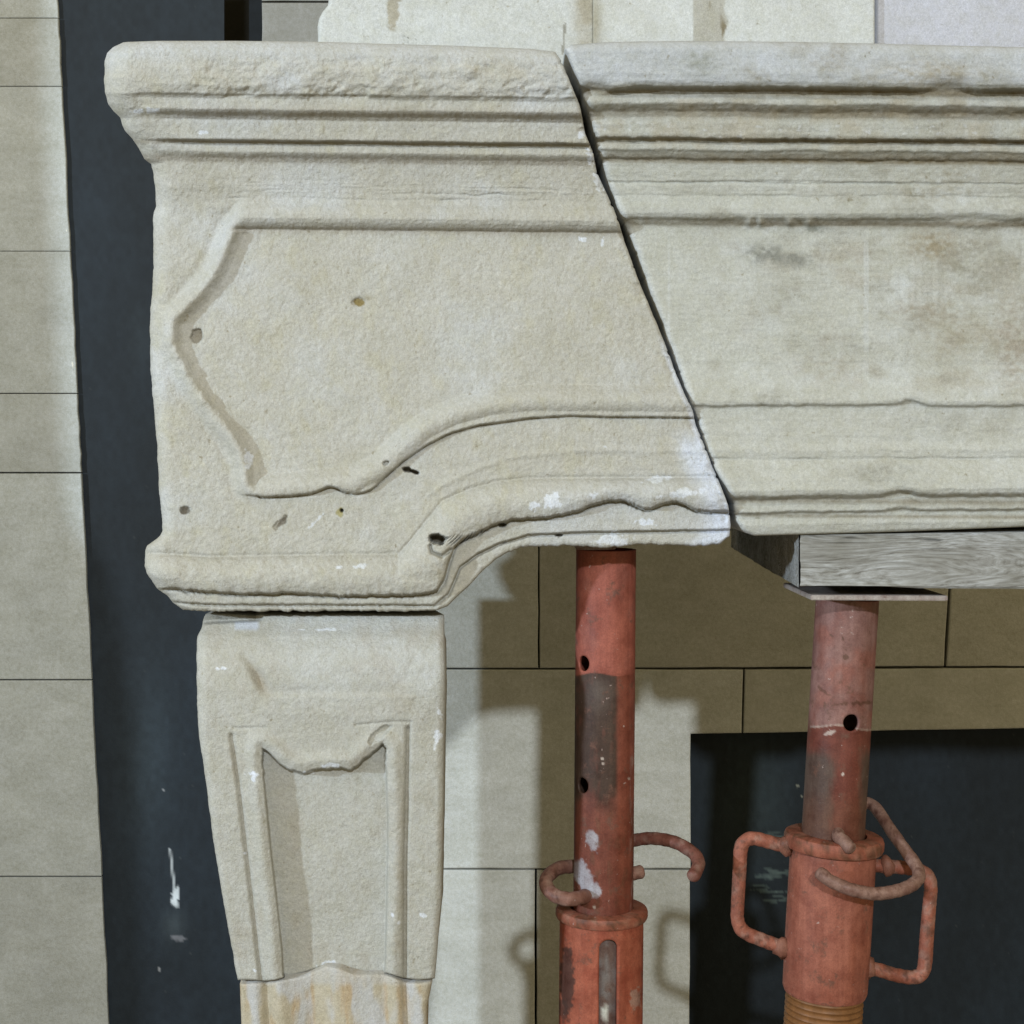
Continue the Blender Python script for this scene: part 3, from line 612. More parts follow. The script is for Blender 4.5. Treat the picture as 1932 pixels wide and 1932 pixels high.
def hJ(px, py, dl, dr, dt, db):
    base = np.interp(py, [1150, 1162, 1180, 1200, 1225, 1260, 1300, 1350, 1450, 1600, 1750, 1850], [-26, -24, -8, 14, 34, 46, 50, 48, 44, 35, 24, 17])
    h = base - 0.0 * px
    # shallow cushion edges of the upper part
    cush = [(462, 1238), (480, 1262), (490, 1285), (500, 1305), (520, 1303), (740, 1302), (760, 1290), (772, 1262), (785, 1238)]
    dc = poly_dist(px, py, cush); h = h - (2.6 + 1.5 * fbm(px / 40, py / 40, 2, 5)) * np.exp(-(dc / 9) ** 2) * sm(800, 770, px)
    h = h - 9 * blob(px, py, 490, 1280, 11, 34, -0.5) + 3.5 * sm(1308, 1316, py) * sm(800, 760, px) * sm(480, 510, px) * (1 - sm(1340, 1380, py))
    d = poly_dist(px, py, rec + [rec[0]]); ins = inside(px, py, rec); d = np.where(ins, -d, d)
    jag_ = 2.5 * fbm(px / 14, py / 14, 3, 12) * (1 - sm(1465, 1490, py))
    roll = 8 * np.exp(-((d - 16) / 13) ** 2) * sm(1360, 1400, py)
    h = h + roll - (32 + roll) * sm(1.5, -2.0, d + jag_)
    h = h - 7 * np.exp(-(poly_dist(px, py, grL) / 4.5) ** 2) - 9 * np.exp(-(poly_dist(px, py, grR) / 4.5) ** 2)
    h = h - 3 * np.exp(-(poly_dist(px, py, [(441, 1374), (500, 1372)]) / 2.5) ** 2) - 3.5 * np.exp(-(poly_dist(px, py, [(671, 1368), (740, 1362), (775, 1362), (770, 1375)]) / 2.5) ** 2)
    h = h - 9 * hardblob(px, py, 715, 1385, 28, 9, -0.7, 17, 0.3) * (1 - ins)
    # chipped upper left corner and worn faces
    h = h - 26 * sm(1177, 1171, py + (px - 430) * 0.05) * sm(498, 484, px + 6 * fbm(py / 5, px / 9, 2, 3))
    h = h - 9 * sm(470, 400, px) * sm(1290, 1190, py) * 0.5
    h = h - 7 * sm(0, 60, (px - 772) - 0.5 * np.abs(py - 1380)) * sm(1220, 1290, py) * (1 - sm(1480, 1560, py))
    h = h + 1.6 * fbm(px / 60, py / 60, 4, 201) + 0.8 * fbm(px / 12, py / 12, 4, 206) + 0.45 * fbm(px / 5.2, py / 5.2, 2, 216)
    h = h - rnd(dl, np.interp(py, [1150, 1250, 1400, 1850], [26, 22, 16, 9])) - rnd(dr, 14) - rnd(dt, 6) - rnd(db, 4)
    return h
def cJ(px, py, h):
    n = fbm(px / 50, py / 50, 5, 71); n2 = fbm(px / 9, py / 9, 3, 72)
    c = np.ones(px.shape + (3,)) * np.array([0.50, 0.465, 0.37]); c = c * (1 + 0.05 * n[..., None])
    c = mixc(c, (0.56, 0.55, 0.49), 0.7 * sm(1380, 1250, py) * sm(480, 560, px) * (0.6 + 0.4 * n))
    c = mixc(c, (0.42, 0.36, 0.26), 0.35 * sm(0, .6, fbm(px / 40, py / 60, 4, 73)))
    c = mixc(c, (0.36, 0.29, 0.19), 0.6 * blob(px, py, 493, 1285, 11, 32, -.5))  # soft shading of the slanting scallop painted in
    c = mixc(c, (0.33, 0.28, 0.19), 0.4 * np.exp(-(poly_dist(px, py, grR) / 4) ** 2) + 0.3 * np.exp(-(poly_dist(px, py, grL) / 4) ** 2))
    W = (0.82, 0.82, 0.8)
    for a in [(410, 1262, 5, 2.5, 0, 1), (423, 1261, 6, 2.5, 0, 2), (478, 1460, 9, 4, 0, 3), (479, 1467, 4, 9, 0, 4), (584, 1457, 8, 3, -.1, 5), (625, 1444, 16, 4, 0, 6), (825, 1390, 6, 9, .3, 7), (822, 1405, 3, 8, .3, 8), (830, 1345, 4, 8, -.4, 9), (740, 1727, 3, 3, 0, 10),
              (753, 1741, 3, 3, 0, 11), (798, 1727, 6, 4, 0, 12), (480, 1830, 4, 3, 0, 13), (570, 1188, 8, 2, 0, 14), (620, 1188, 20, 2, 0, 15), (617, 1822, 16, 7, -.3, 16), (462, 1610, 3, 2, 0, 17)]:
        c = mixc(c, W, 0.7 * hardblob(px, py, a[0], a[1], a[2] * 1.1, a[3] * 1.1, a[4], a[5], 1.0))
    c = mixc(c, (0.62, 0.64, 0.66), 0.7 * sm(1170, 1176, py) * sm(1192, 1184, py) * sm(440, 446, px) * sm(492, 484, px))
    return c
oJ = relief('jamb_stone', jl, jr, jt, jb, 2.0, hJ, cJ, 0.592, M_sand, None, 0.32, -0.298)
tagit(oJ, 'beige console shaped jamb stone with a recessed tapering panel, under the left lintel end', 'carved stone')
def hK(px, py, dl, dr, dt, db):
    h = 14 + 0 * px
    for x, a, w in [(480, 5, 12), (503, -7, 7), (527, 8, 16), (590, -10, 26), (650, 5, 30), (725, -4, 12), (745, 7, 14), (762, -7, 5), (790, 5, 16)]:
        h = h + a * np.exp(-((px - x - (py - 1850) * 0.05) / w) ** 2)
    h = h + 1.5 * fbm(px / 50, py / 60, 4, 301) + 0.6 * fbm(px / 12, py / 12, 3, 306)
    return h - rnd(dl, 8) - rnd(dr, 10) - rnd(dt, 4)
def cK(px, py, h):
    st = fbm(px / 14, py / 110, 4, 81); n = fbm(px / 40, py / 40, 4, 82)
    c = np.ones(px.shape + (3,)) * np.array([0.50, 0.42, 0.28]); c = mixc(c, (0.46, 0.27, 0.10), 0.45 * sm(0, .5, st + 0.35 * n))
    c = mixc(c, (0.54, 0.52, 0.47), 0.8 * sm(-.1, .4, fbm(px / 24, py / 80, 3, 83)))
    c = mixc(c, (0.56, 0.52, 0.44), 0.6 * (1 - sm(1850, 1864, py)))
    return c
kt = lambda x: jb(x) + 5 + 2 * np.sin(np.asarray(x) / 17.)
oK = relief('jamb_stone', pl([(1840, 452), (2000, 458), (2750, 470)]), pl([(1840, 818), (1900, 806), (2750, 800)]), kt, const(2740), 3.0, hK, cK, 0.592, M_sand, None, 0.32, -0.298)
tagit(oK, 'ochre streaked fluted jamb stone at the bottom edge, below the console stone', 'carved stone')

# ---------------------------------------------------------------- wooden beam
def beam():
    nx = 230; zt, zb = at(1510, 1006, -0.004)[2], at(1510, 1112, -0.004)[2]; x0 = at(1510, 1000, -0.004)[0]; x1 = 1.05; yf, yb = -0.004, 0.60
    A = [(0.0, k / 15) for k in range(16)] + [(k / 19, 1.0) for k in range(1, 20)] + [(1.0, 1 - k / 7) for k in range(1, 8)] + [(1 - k / 19, 0.0) for k in range(1, 19)]
    V = []; n = len(A)
    for i in range(nx):
        t = i / (nx - 1); x = x0 + (x1 - x0) * t
        for (a, b) in A:
            sx = x + a * 0.022 * (1 - t); y = yf + (yb - yf) * a
            z = zt + (zb - zt) * b + (x - x0) * (0.013 * (1 - b) - 0.006 * b)
            e = 0.0016 if (a in (0, 1) and b in (0, 1)) else 0
            y += e if a == 0 else -e; z += -e if b == 0 else e
            if b == 1: z += 0.0022 * max(0, math.sin(x * 23 + 0.6)) * (1 if a < .2 else .5)      # bowed, split lower arris
            q = float(vnoise(np.array(x * 40), np.array(z * 400 + y * 60), 3)) - 0.5
            V.append((sx + (0.0012 * q if i == 0 else 0), y + 0.0009 * q * (a == 0), z + 0.0008 * q * (a != 0)))
    f = [(i * n + k, i * n + (k + 1) % n, (i + 1) * n + (k + 1) % n, (i + 1) * n + k) for i in range(nx - 1) for k in range(n)]
    f.append(tuple(range((nx - 1) * n, nx * n)))
    # rough sawn end face: splits and saw marks
    nu, nv_ = 140, 30; eb = len(V)
    for j in range(nv_):
        for i in range(nu):
            u, v = i / (nu - 1), j / (nv_ - 1)
            y = yf + 0.0016 + (yb - yf - 0.0032) * u; z = zt - 0.0016 + (zb - zt + 0.0032) * v; e = min(u, 1 - u, v, 1 - v)
            k = 0.0016 * float(fbm(np.array(y * 200), np.array(z * 90), 3, 4)) if e > 0 else 0
            V.append((x0 + u * 0.022 - 0.0012 + k, y, z))
    for j in range(nv_ - 1):
        for i in range(nu - 1):
            a = eb + j * nu + i; f.append((a, a + nu, a + nu + 1, a + 1))
    me = bpy.data.meshes.new('wooden_beam'); me.from_pydata(V, [], f); me.update()
    bm = bmesh.new(); bm.from_mesh(me); bmesh.ops.recalc_face_normals(bm, faces=bm.faces); bm.to_mesh(me); bm.free()
    o = link_mesh('wooden_beam', me, M_wood, smooth=False)
    return tagit(o, 'weathered grey wooden beam under the middle lintel stone, on the right red prop', 'beam')
beam()

# ---------------------------------------------------------------- steel props
RED = np.array([0.43, 0.125, 0.085]); PINK = np.array([0.47, 0.20, 0.155])
def proj(V):
    V = np.asarray(V); k = (D + V[:, 1]) / D
    return 966 + V[:, 0] / (S * k), HZ - (V[:, 2] - (966 - HZ) * S) / (S * k)
def frame_of(d):
    d = d.normalized(); a = Vector((1, 0, 0)); a = (a - d * a.dot(d)).normalized(); b = d.cross(a); return a, b
def tube(name, p0, p1, r, parent, mat, cfun, holes=(), th=0.003, seg=190, step=0.0012, smooth=True):
    """hollow steel tube from p0 down to p1; holes: (angle, distance, radius) really cut through"""
    p0 = Vector(p0); p1 = Vector(p1); d = p1 - p0; Ln = d.length; d.normalize()
    a = Vector((1, 0, 0)); a = (a - d * a.dot(d)).normalized(); b = a.cross(d).normalized()
    if b.y > 0: b = -b                                   # b points to the camera: angle 0
    n = int(Ln / step) + 1
    th_ = np.linspace(0, 2 * math.pi, seg, endpoint=False)[None, :] * np.ones((n, 1)); s = np.linspace(0, Ln, n)[:, None] * np.ones((1, seg))
    kill = np.zeros((n, seg), bool)
    for (ha, hs_, hr) in holes:
        du = ((th_ - ha + math.pi) % (2 * math.pi) - math.pi) * r; dv = s - hs_; rr = np.hypot(du, dv) + 1e-9
        kill |= rr < hr
    idx = np.arange(n * seg).reshape(n, seg); nxt = np.roll(idx, -1, 1); kn = np.roll(kill, -1, 1)
    kk = kill[:-1] | kill[1:] | kn[:-1] | kn[1:]
    edge_ = np.zeros((n, seg), bool); edge_[:-1] |= kk; edge_[1:] |= kk; k2 = np.roll(kk, 1, 1); edge_[:-1] |= k2; edge_[1:] |= k2
    for (ha, hs_, hr) in holes:                          # rim vertices move onto the exact circle
        du = ((th_ - ha + math.pi) % (2 * math.pi) - math.pi) * r; dv = s - hs_; rr = np.hypot(du, dv) + 1e-9
        m_ = edge_ & (rr < hr * 1.5)
        th_ = np.where(m_, th_ + (du / rr * hr - du) / r, th_); s = np.where(m_, s + (dv / rr * hr - dv), s)
    A = np.array(a); B = np.array(b); Dn = np.array(d); P0 = np.array(p0)
    wob_ = r * (1 + 0.004 * fbm(th_ * 2, s * 60, 3, 5))
    V = P0 + (np.sin(th_) * wob_)[..., None] * A + (np.cos(th_) * wob_)[..., None] * B + s[..., None] * Dn
    q = np.stack([idx[:-1], idx[1:], nxt[1:], nxt[:-1]], -1)
    q = q[~kk]
    Vf = V.reshape(-1, 3); px, py = proj(Vf); c = cfun(px, py, th_.reshape(-1), s.reshape(-1))
    me = np_mesh(name, Vf, q, c); o = link_mesh(name, me, mat, parent, smooth)
    bm = bmesh.new(); bm.from_mesh(me); bmesh.ops.delete(bm, geom=[v for v in bm.verts if not v.link_faces], context='VERTS')
    bmesh.ops.recalc_face_normals(bm, faces=bm.faces); bm.to_mesh(me); bm.free()
    md = o.modifiers.new('wall', 'SOLIDIFY'); md.thickness = th; md.offset = -1
    # make sure the thickness goes inward
    f0 = me.polygons[0]; ctr = P0 + Dn * np.dot(np.array(f0.center) - P0, Dn)
    if np.dot(np.array(f0.normal), np.array(f0.center) - ctr) < 0: md.offset = 1
    md.use_rim = True
    return o
def lathe(name, p0, d, prof, parent, mat, cfun, seg=96, close=True):
    p0 = Vector(p0); d = Vector(d).normalized(); a = Vector((1, 0, 0)); a = (a - d * a.dot(d)).normalized(); b = a.cross(d).normalized()
    if b.y > 0: b = -b
    prof = np.array(prof + [prof[0]] if close else prof, float)
    th_ = np.linspace(0, 2 * math.pi, seg, endpoint=False)[None, :]
    A = np.array(a); B = np.array(b); Dn = np.array(d); P0 = np.array(p0)
    R_ = prof[:, 0:1] * (1 + 0.006 * fbm(th_ * 3 + 0 * prof[:, 0:1], prof[:, 1:2] * 50 + 0 * th_, 3, 9)); s = prof[:, 1:2] + 0 * th_
    V = P0 + (np.sin(th_) * R_)[..., None] * A + (np.cos(th_) * R_)[..., None] * B + s[..., None] * Dn
    n = len(prof); idx = np.arange(n * seg).reshape(n, seg); nxt = np.roll(idx, -1, 1)
    q = np.stack([idx[:-1], idx[1:], nxt[1:], nxt[:-1]], -1).reshape(-1, 4)
    Vf = V.reshape(-1, 3); px, py = proj(Vf)
    me = np_mesh(name, Vf, q, cfun(px, py, (th_ + 0 * s).reshape(-1), s.reshape(-1)))
    bm = bmesh.new(); bm.from_mesh(me); bmesh.ops.remove_doubles(bm, verts=bm.verts, dist=1e-5); bmesh.ops.recalc_face_normals(bm, faces=bm.faces); bm.to_mesh(me); bm.free()
    o = link_mesh(name, me, mat, parent)
    try: me.set_sharp_from_angle(angle=math.radians(40))
    except Exception: pass
    return o
def rod(name, pts, r, parent, mat, cfun, seg=20, sub=10):
    P = [Vector(p) for p in pts]; Q = []
    ext = [P[0] * 2 - P[1]] + P + [P[-1] * 2 - P[-2]]
    for i in range(1, len(ext) - 2):
        a, b, c, d = ext[i - 1:i + 3]
        for k in range(sub):
            t = k / sub
            Q.append(0.5 * ((2 * b) + (c - a) * t + (2 * a - 5 * b + 4 * c - d) * t * t + (3 * b - a - 3 * c + d) * t ** 3))
    Q.append(P[-1]); tang = [(Q[min(i + 1, len(Q) - 1)] - Q[max(i - 1, 0)]).normalized() for i in range(len(Q))]
    u = tang[0].orthogonal().normalized(); V = []; rs = []
    # rounded ends
    QQ = []; n = len(Q)
    for i in range(n): QQ.append((Q[i], tang[i], 1.0))
    for f, k in [(0.30, 0.80), (0.42, 0.45), (0.46, 0.02)]:
        QQ.append((Q[-1] + tang[-1] * r * f, tang[-1], k)); QQ.insert(0, (Q[0] - tang[0] * r * f, tang[0], k))
    for (p, t, k) in QQ:
        u = (u - t * u.dot(t)).normalized(); w = t.cross(u)
        for j in range(seg):
            an = 2 * math.pi * j / seg
            rr = r * k * (1 + 0.03 * math.sin(p.x * 700 + an * 2) + 0.02 * math.sin(p.z * 900 + an * 3))
            V.append(p + (u * math.cos(an) + w * math.sin(an)) * rr)
    m = len(QQ); f = [(i * seg + j, i * seg + (j + 1) % seg, (i + 1) * seg + (j + 1) % seg, (i + 1) * seg + j) for i in range(m - 1) for j in range(seg)]
    V = np.array([tuple(v) for v in V]); px, py = proj(V)
    me = np_mesh(name, V, f, cfun(px, py, V[:, 1], V[:, 2]))
    bm = bmesh.new(); bm.from_mesh(me); bmesh.ops.recalc_face_normals(bm, faces=bm.faces); bm.to_mesh(me); bm.free()
    return link_mesh(name, me, mat, parent)
def box_part(name, pts_front, Yf, Yb, mat, parent, colr):
    o = prism(name, pts_front, Yf, Yb, mat, parent, 1.5); set_cols(o.data, np.tile(np.array(colr), (len(o.data.vertices), 1))); return o

PY = 0.080       # depth of the prop axes
def z4(x, y): return (626.5 + .3706 * x, 1216 + .3706 * y)
def z5(x, y): return (1216 + .3706 * x, 1216 + .3706 * y)
def rod_col(base, seed):
    def f(px, py, a, b):
        n = fbm(px / 14, py / 14, 4, seed); c = np.ones(px.shape + (3,)) * np.array(base)
        c = mixc(c, (0.46, 0.32, 0.27), 0.6 * sm(0.0, .5, n)); c = mixc(c, (0.15, 0.07, 0.05), 0.7 * sm(.25, .55, fbm(px / 10, py / 10, 3, seed + 3)))
        return c
    return f

# --- left prop
LP = empty('steel_prop', None, 'red steel prop with worn brown tube and round hook pin, under the left lintel end', 'prop', 'adjustable steel props under the lintel')
def cT1(px, py, th_, s):
    c = np.ones(px.shape + (3,)) * np.array([0.50, 0.165, 0.12]); n = fbm(px / 30, py / 50, 4, 401); nb = fbm(px / 12, py / 30, 4, 402)
    c = mixc(c, (0.42, 0.19, 0.16), 0.4 * sm(0, .6, n))
    line = 1272 + 3 * np.sin(px / 14)
    worn = sm(-1, 2, py - line)
    c = mixc(c, (0.10, 0.066, 0.050), worn * (1 - 0.75 * sm(1160, 1172, px)) * (1 - sm(1480, 1600, py + 60 * n)) * np.clip(1.15 + 0.5 * nb, 0, 1))
    c = mixc(c, (0.23, 0.075, 0.048), worn * sm(1475, 1580, py + 60 * n) * 0.85)
    c = mixc(c, (0.30, 0.09, 0.055), worn * 0.7 * sm(1160, 1170, px) * (1 - sm(1186, 1194, px)))
    c = mixc(c, (0.20, 0.10, 0.06), worn * 0.5 * sm(0.05, .5, nb) * sm(1490, 1560, py))
    c = mixc(c, (0.22, 0.20, 0.185), worn * 0.4 * blob(px, py, 1130, 1310, 28, 32))
    c = mixc(c, (0.2, 0.14, 0.12), 0.7 * hardblob(px, py, 1160, 1128, 16, 14, 0, 44, .6) * sm(0, .3, nb))
    for a in [(1117, 1585, 11, 22, -0.3, 1), (1102, 1655, 16, 40, -0.45, 2), (1122, 1680, 14, 15, 0.2, 3)]:
        c = mixc(c, (0.60, 0.66, 0.76), 0.8 * hardblob(px, py, a[0], a[1], a[2], a[3], a[4], a[5], 0.4))
    c = mixc(c, (0.5, 0.4, 0.38), 0.6 * sm(.1, .4, fbm(px / 6, py / 40, 3, 45)) * sm(1186, 1194, px) * sm(1300, 1340, py))
    for (x, y) in [(1138, 1441), (1136, 1431), (1187, 1469), (1122, 1712)]: c = mixc(c, (.7, .65, .6), hardblob(px, py, x, y, 3, 3))
    return c
pT = at(1143.5, 1036, PY); pB = at(1137.5, 1800, PY); dL_ = (Vector(pB) - Vector(pT)).normalized(); kL = (D + PY) / D
rT = 56.5 * S * kL * 1.0
def sdist(py): return (py - 1036) * S * kL
tube('inner_tube', pT, pB, rT, LP, M_paint, cT1, [(-0.865, sdist(1247), 0.0077), (-0.865, sdist(1474), 0.0077), (math.pi - 0.865, sdist(1247), 0.0077), (math.pi - 0.865, sdist(1474), 0.0077)])
box_part('top_plate', [(1085, 1028), (1168, 1027), (1160, 1037), (1088, 1038)], PY - 0.040, PY + 0.05, M_paint, LP, (0.40, 0.36, 0.34))
# outer tube with welded collar ring
cx = 1135.0; cP = Vector(at(cx, 1712, PY)); k_ = S * kL
def cO1(px, py, th_, s):
    c = np.ones(px.shape + (3,)) * np.array([0.52, 0.165, 0.10]); n = fbm(px / 20, py / 40, 4, 411)
    c = mixc(c, (0.10, 0.055, 0.045), 0.9 * hardblob(px, py, 1070, 1850, 14, 75, 0, 12, .35)); c = mixc(c, (0.42, 0.09, 0.05), .4 * sm(0, .6, n))
    c = mixc(c, (0.10, 0.06, 0.05), 0.7 * hardblob(px, py, 1063, 1905, 10, 26, 0, 13, .5))
    c = mixc(c, (0.55, 0.42, 0.36), 0.7 * hardblob(px, py, 1200, 1885, 12, 22, 0, 14, .7))
    return c
# body: shell with a real vertical slot at the front
body0 = cP + dL_ * (16 * k_); Lb = (body0.z - FZ - 0.008)
slot_a = math.asin((1144 - cx) / 79)
def slotted(name, p0, L_, r, parent, mat, cfun):
    seg = 240; n = 420; wv = 18 * k_ / r     # half width in angle
    th_ = np.linspace(0, 2 * math.pi, seg, endpoint=False); s = np.linspace(0, L_, n)
    T_, S_ = np.meshgrid(th_, s)
    a = Vector((1, 0, 0)); a = (a - dL_ * a.dot(dL_)).normalized(); b = a.cross(dL_).normalized()
    if b.y > 0: b = -b
    du = ((T_ - slot_a + math.pi) % (2 * math.pi) - math.pi) * r; hw_ = wv * r; s0 = 20 * k_ + hw_
    ds = np.where(S_ < s0, S_ - s0, np.where(S_ > L_ * 0.8, S_ - L_ * 0.8, 0)); rr = np.hypot(du, ds) + 1e-9; cut = rr < hw_
    cn = np.roll(cut, -1, 1); kk = cut[:-1] | cut[1:] | cn[:-1] | cn[1:]
    ed_ = np.zeros((n, seg), bool); ed_[:-1] |= kk; ed_[1:] |= kk; k2 = np.roll(kk, 1, 1); ed_[:-1] |= k2; ed_[1:] |= k2; ed_ &= ~cut
    T_ = np.where(ed_, T_ + (du / rr * hw_ - du) / r, T_); S_ = np.where(ed_, S_ + (ds / rr * hw_ - ds), S_)
    V = np.array(p0) + (np.sin(T_) * r)[..., None] * np.array(a) + (np.cos(T_) * r)[..., None] * np.array(b) + S_[..., None] * np.array(dL_)
    idx = np.arange(n * seg).reshape(n, seg); nxt = np.roll(idx, -1, 1)
    q = np.stack([idx[:-1], idx[1:], nxt[1:], nxt[:-1]], -1)
    Vf = V.reshape(-1, 3); px, py = proj(Vf)
    me = np_mesh(name, Vf, q[~kk], cfun(px, py, None, None)); o = link_mesh(name, me, mat, parent)
    bm = bmesh.new(); bm.from_mesh(me); bmesh.ops.delete(bm, geom=[v for v in bm.verts if not v.link_faces], context='VERTS'); bmesh.ops.recalc_face_normals(bm, faces=bm.faces); bm.to_mesh(me); bm.free()
    md = o.modifiers.new('wall', 'SOLIDIFY'); md.thickness = 0.004; md.offset = -1; return o
slotted('outer_tube', body0, Lb, 79 * k_, LP, M_paint, cO1)
def cRing(px, py, th_, s):
    c = np.ones(px.shape + (3,)) * np.array([0.46, 0.17, 0.11]); n = fbm(px / 10, py / 8, 4, 421)
    c = mixc(c, (0.17, 0.09, 0.05), 0.8 * sm(-.05, .4, n)); c = mixc(c, (0.5, 0.3, 0.22), .5 * sm(.1, .5, fbm(px / 16, py / 9, 3, 422))); return c
def ring_prof(ro, ri, h, bev): return [(ri, 0), (ro - bev, 0), (ro - bev * .3, bev * .3), (ro, bev), (ro, h - bev), (ro - bev * .3, h - bev * .3), (ro - bev, h), (ri, h)]
lathe('collar', cP - dL_ * (2 * k_), dL_, ring_prof(87 * k_, 60 * k_, 22 * k_, 7 * k_), LP, M_paint, cRing)
def cIn(px, py, th_, s):
    c = np.ones(px.shape + (3,)) * np.array([0.24, 0.17, 0.15]); n = fbm(px / 8, py / 26, 4, 431)
    c = mixc(c, (0.36, 0.38, 0.40), 0.8 * sm(-.2, .4, n)); c = mixc(c, (1.1, 1.3, 1.3), hardblob(px, py, 1141, 1910, 6, 20, 0, 3, .4)); return c
tube('inner_sleeve', body0 + dL_ * 0.005, body0 + dL_ * (Lb * 0.85), 64 * k_, LP, M_paint, cIn, (), 0.003, 64, 0.004)
lp = lambda x, y, Y: at(*z4(x, y), Y)
rod('pin', [lp(1572, 1158, PY + 0.005), lp(1500, 1172, PY), lp(1380, 1185, PY), lp(1290, 1130, PY + 0.02), lp(1225, 1130, PY + 0.022), lp(1150, 1140, PY + 0.010), lp(1096, 1185, PY - 0.008), lp(1092, 1230, PY - 0.022), lp(1130, 1275, PY - 0.035), lp(1200, 1295, PY - 0.04), lp(1262, 1288, PY - 0.034), lp(1300, 1275, PY - 0.02)], 0.0068, LP, M_paint, rod_col((0.36, 0.20, 0.16), 51))
rod('hook', [lp(1430, 1030, PY + 0.034), lp(1500, 1008, PY + 0.034), lp(1560, 993, PY + 0.030), lp(1640, 988, PY + 0.022), lp(1730, 1003, PY + 0.010), lp(1800, 1034, PY - 0.004), lp(1850, 1075, PY - 0.02), lp(1866, 1120, PY - 0.032), lp(1850, 1160, PY - 0.04), lp(1838, 1180, PY - 0.046)], 0.0064, LP, M_paint, rod_col((0.30, 0.13, 0.10), 52))
lathe('base_plate', (cP.x + dL_.x * Lb, PY, FZ), (0, 0, 1), [(0.0001, 0), (0.075, 0), (0.075, 0.007), (0.0001, 0.007)], LP, M_paint, cRing, 24, False)

# --- right prop
RP = empty('steel_prop', None, 'red steel prop with two side handles and a slanting locking pin, under the wooden beam', 'prop', 'adjustable steel props under the lintel')
rp = lambda x, y, Y: at(*z5(x, y), Y)
RT = Vector(at(1598.8, 1128, PY)); RB = Vector(at(1556, 1830, PY)); dR_ = (RB - RT).normalized()
def cT2(px, py, th_, s):
    c = np.ones(px.shape + (3,)) * np.array([0.38, 0.22, 0.20]); n = fbm(px / 30, py / 40, 4, 501); nb = fbm(px / 12, py / 34, 4, 502)
    c = mixc(c, (0.40, 0.15, 0.11), 0.6 * sm(-.2, .5, n) + 0.3 * sm(1640, 1600, 3170 - px) * 0)
    line = 1367 + (px - 1530) * 0.06 + 3 * np.sin(px / 16); w = sm(-1, 2, py - line)
    c = mixc(c, (0.24, 0.075, 0.052), w * 0.97)
    c = mixc(c, (0.14, 0.11, 0.09), w * 0.9 * np.clip(sm(1583, 1560, px + 14 * nb) + sm(1615, 1632, px + 10 * nb), 0, 1) * sm(1400, 1440, py + 20 * n))
    c = mixc(c, (0.22, 0.10, 0.06), w * 0.5 * sm(1480, 1540, py))
    c = mixc(c, (0.6, 0.5, 0.45), 0.85 * (1 - sm(1, 2.6, np.abs(py - line - 1))) * sm(-.1, .1, nb))
    c = mixc(c, (0.7, 0.62, 0.58), hardblob(px, py, 1565, 1383, 14, 3.5, -.3, 4, .5)); c = mixc(c, (0.16, 0.09, 0.06), 0.85 * hardblob(px, py, 1578, 1215, 24, 13, 0.6, 6, .9) * sm(-.1, .15, nb))
    c = mixc(c, (0.16, 0.09, 0.06), 0.8 * hardblob(px, py, 1596, 1240, 9, 5, 0, 7)); c = mixc(c, (0.18, 0.09, 0.06), .8 * hardblob(px, py, 1620, 1327, 30, 4, 0, 8, .9) + .7 * hardblob(px, py, 1555, 1305, 16, 3, .7, 9, .8))
    c = mixc(c, (.75, .7, .65), hardblob(px, py, 1590, 1460, 2.5, 3.5))
    return c
kR = (D + PY) / D; rr_ = 58.5 * S * kR; LR = 1 / math.cos(math.atan(0.061))
tube('inner_tube', RT, RT + dR_ * 0.40, rr_, RP, M_paint, cT2, [(0.15, (1353 - 1128) * S * kR * LR, 0.0083), (math.pi + 0.15, (1353 - 1128) * S * kR * LR, 0.0083)])
# top plate, slightly turned
bm = bmesh.new(); bmesh.ops.create_cube(bm, size=1)
for v in bm.verts: v.co = Vector((v.co.x * 0.131, v.co.y * 0.135, v.co.z * 0.0048))
bmesh.ops.bevel(bm, geom=list(bm.edges), offset=0.0007, segments=2, affect='EDGES')
me = bpy.data.meshes.new('top_plate'); bm.to_mesh(me); bm.free(); set_cols(me, np.tile(np.array([0.62, 0.60, 0.58]), (len(me.vertices), 1)))
tp = link_mesh('top_plate', me, M_paint, RP, False); tp.location = Vector(at(1626, 1130, PY)); tp.location.y = PY - 0.001; tp.location.z = -0.0822; tp.rotation_euler = (0, math.radians(0.4), math.radians(1.0))
RT.z = -0.0845
nP = Vector(at(1573.5, 1580, PY)); kk_ = S * kR
cN = lambda px, py, th_, s: mixc(np.ones(px.shape + (3,)) * np.array([0.47, 0.18, 0.125]), (0.42, 0.13, 0.075), 0.6 * sm(-.2, .5, fbm(px / 34, py / 40, 4, 511)))
lathe('collar', nP - dR_ * (8 * kk_), dR_, ring_prof(93 * kk_, 61 * kk_, 30 * kk_, 9 * kk_), RP, M_paint, cRing)
nl = (1866 - 1592) * kk_
lathe('nut_body', nP + dR_ * (18 * kk_), dR_, [(60 * kk_, 0), (80 * kk_, 0), (80 * kk_, nl * .3), (79.5 * kk_, nl * .6), (79 * kk_, nl * .97), (76 * kk_, nl), (60 * kk_, nl)], RP, M_paint, cN)
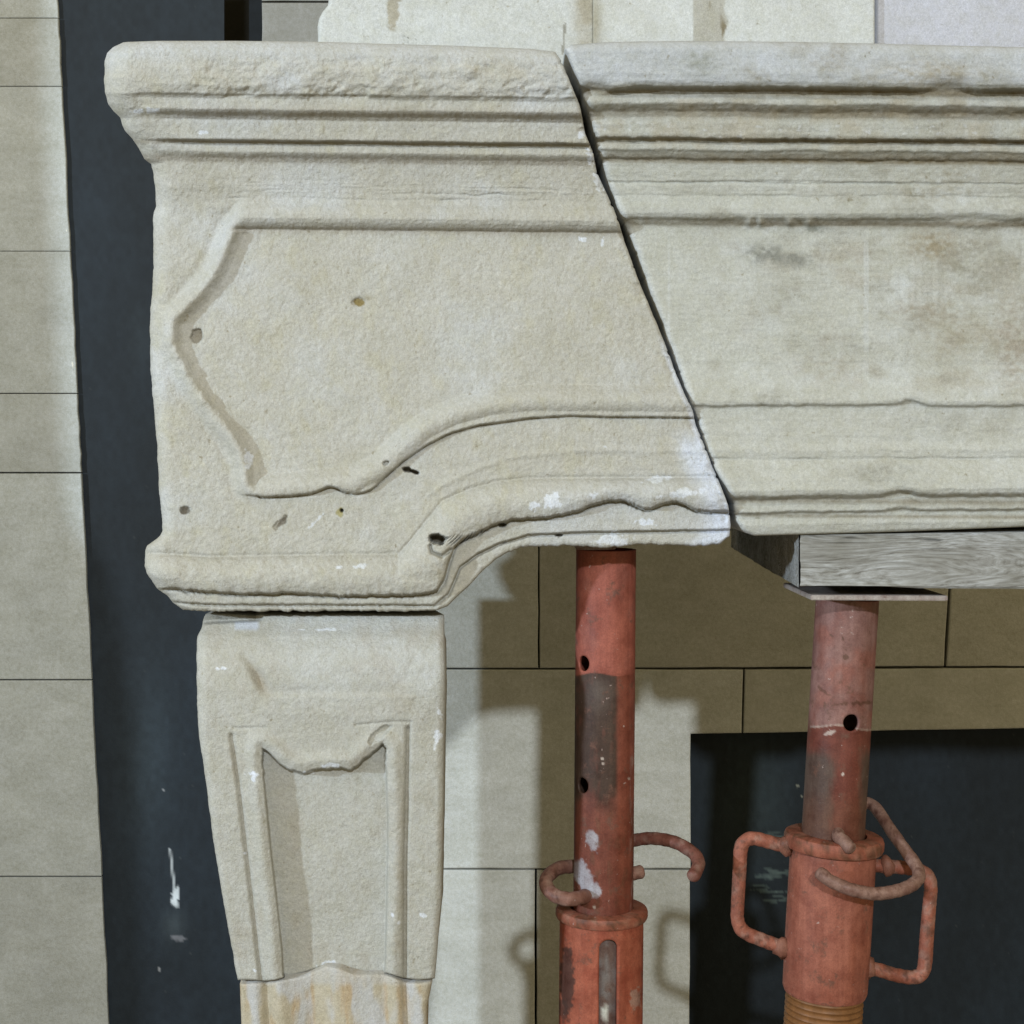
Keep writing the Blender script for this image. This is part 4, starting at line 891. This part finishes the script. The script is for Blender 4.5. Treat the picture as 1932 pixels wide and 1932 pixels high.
# threaded outer tube
n0 = nP + dR_ * (18 * kk_ + nl - 0.006); prof = []
tl = (n0.z - FZ - 0.006) / abs(dR_.z); z = 0; pitch = 0.0058
while z < 0.11:
    prof += [(69.5 * kk_, z), (72.5 * kk_, z + pitch * .3), (72.8 * kk_, z + pitch * .5), (69.8 * kk_, z + pitch * .8)]; z += pitch
prof += [(69 * kk_, z), (69 * kk_, tl), (60 * kk_, tl), (60 * kk_, 0)]
lathe('threaded_tube', n0, dR_, prof, RP, M_rust, cN)
lathe('base_plate', (n0.x + dR_.x * tl, PY, FZ), (0, 0, 1), [(0.0001, 0), (0.075, 0), (0.075, 0.007), (0.0001, 0.007)], RP, M_paint, cRing, 24, False)
hr = 0.0068
rod('handle', [rp(790, 1010, PY), rp(720, 1025, PY), rp(640, 1006, PY), rp(560, 988, PY), rp(512, 1000, PY), rp(490, 1045, PY), rp(484, 1150, PY), rp(474, 1330, PY), rp(474, 1400, PY), rp(495, 1452, PY), rp(545, 1483, PY), rp(620, 1512, PY), rp(690, 1540, PY), rp(780, 1600, PY)], hr, RP, M_paint, rod_col((0.48, 0.19, 0.13), 53))
rod('handle', [rp(1120, 1120, PY), rp(1230, 1130, PY + .002), rp(1320, 1136, PY + .002), rp(1400, 1150, PY), rp(1445, 1185, PY), rp(1457, 1240, PY), rp(1450, 1330, PY), rp(1436, 1500, PY), rp(1428, 1620, PY), rp(1410, 1675, PY), rp(1365, 1695, PY), rp(1290, 1685, PY), rp(1180, 1655, PY), rp(1090, 1650, PY)], hr, RP, M_paint, rod_col((0.47, 0.18, 0.12), 54))
rod('pin', [rp(1050, 1040, PY - 0.052), rp(1020, 1005, PY - 0.045), rp(985, 965, PY - 0.031), rp(1040, 880, PY + 0.01), rp(1110, 815, PY + 0.045), rp(1150, 812, PY + 0.048), rp(1190, 850, PY + 0.038), rp(1260, 955, PY + 0.012), rp(1340, 1065, PY - 0.016), rp(1390, 1140, PY - 0.032), rp(1392, 1195, PY - 0.045), rp(1340, 1235, PY - 0.056), rp(1250, 1262, PY - 0.064),
            rp(1150, 1268, PY - 0.068), rp(1040, 1243, PY - 0.069), rp(950, 1205, PY - 0.066), rp(890, 1160, PY - 0.060)], 0.0062, RP, M_paint, rod_col((0.36, 0.23, 0.19), 55))

for (x, y, Y) in [(722, 1024, PY - .002), (698, 1545, PY - .002), (1232, 1126, PY), (1140, 1648, PY)]:
    lump('weld', rp(x, y, Y), (0.0085, 0.009, 0.0105), M_paint, RP, int(x), (0.36, 0.17, 0.12))
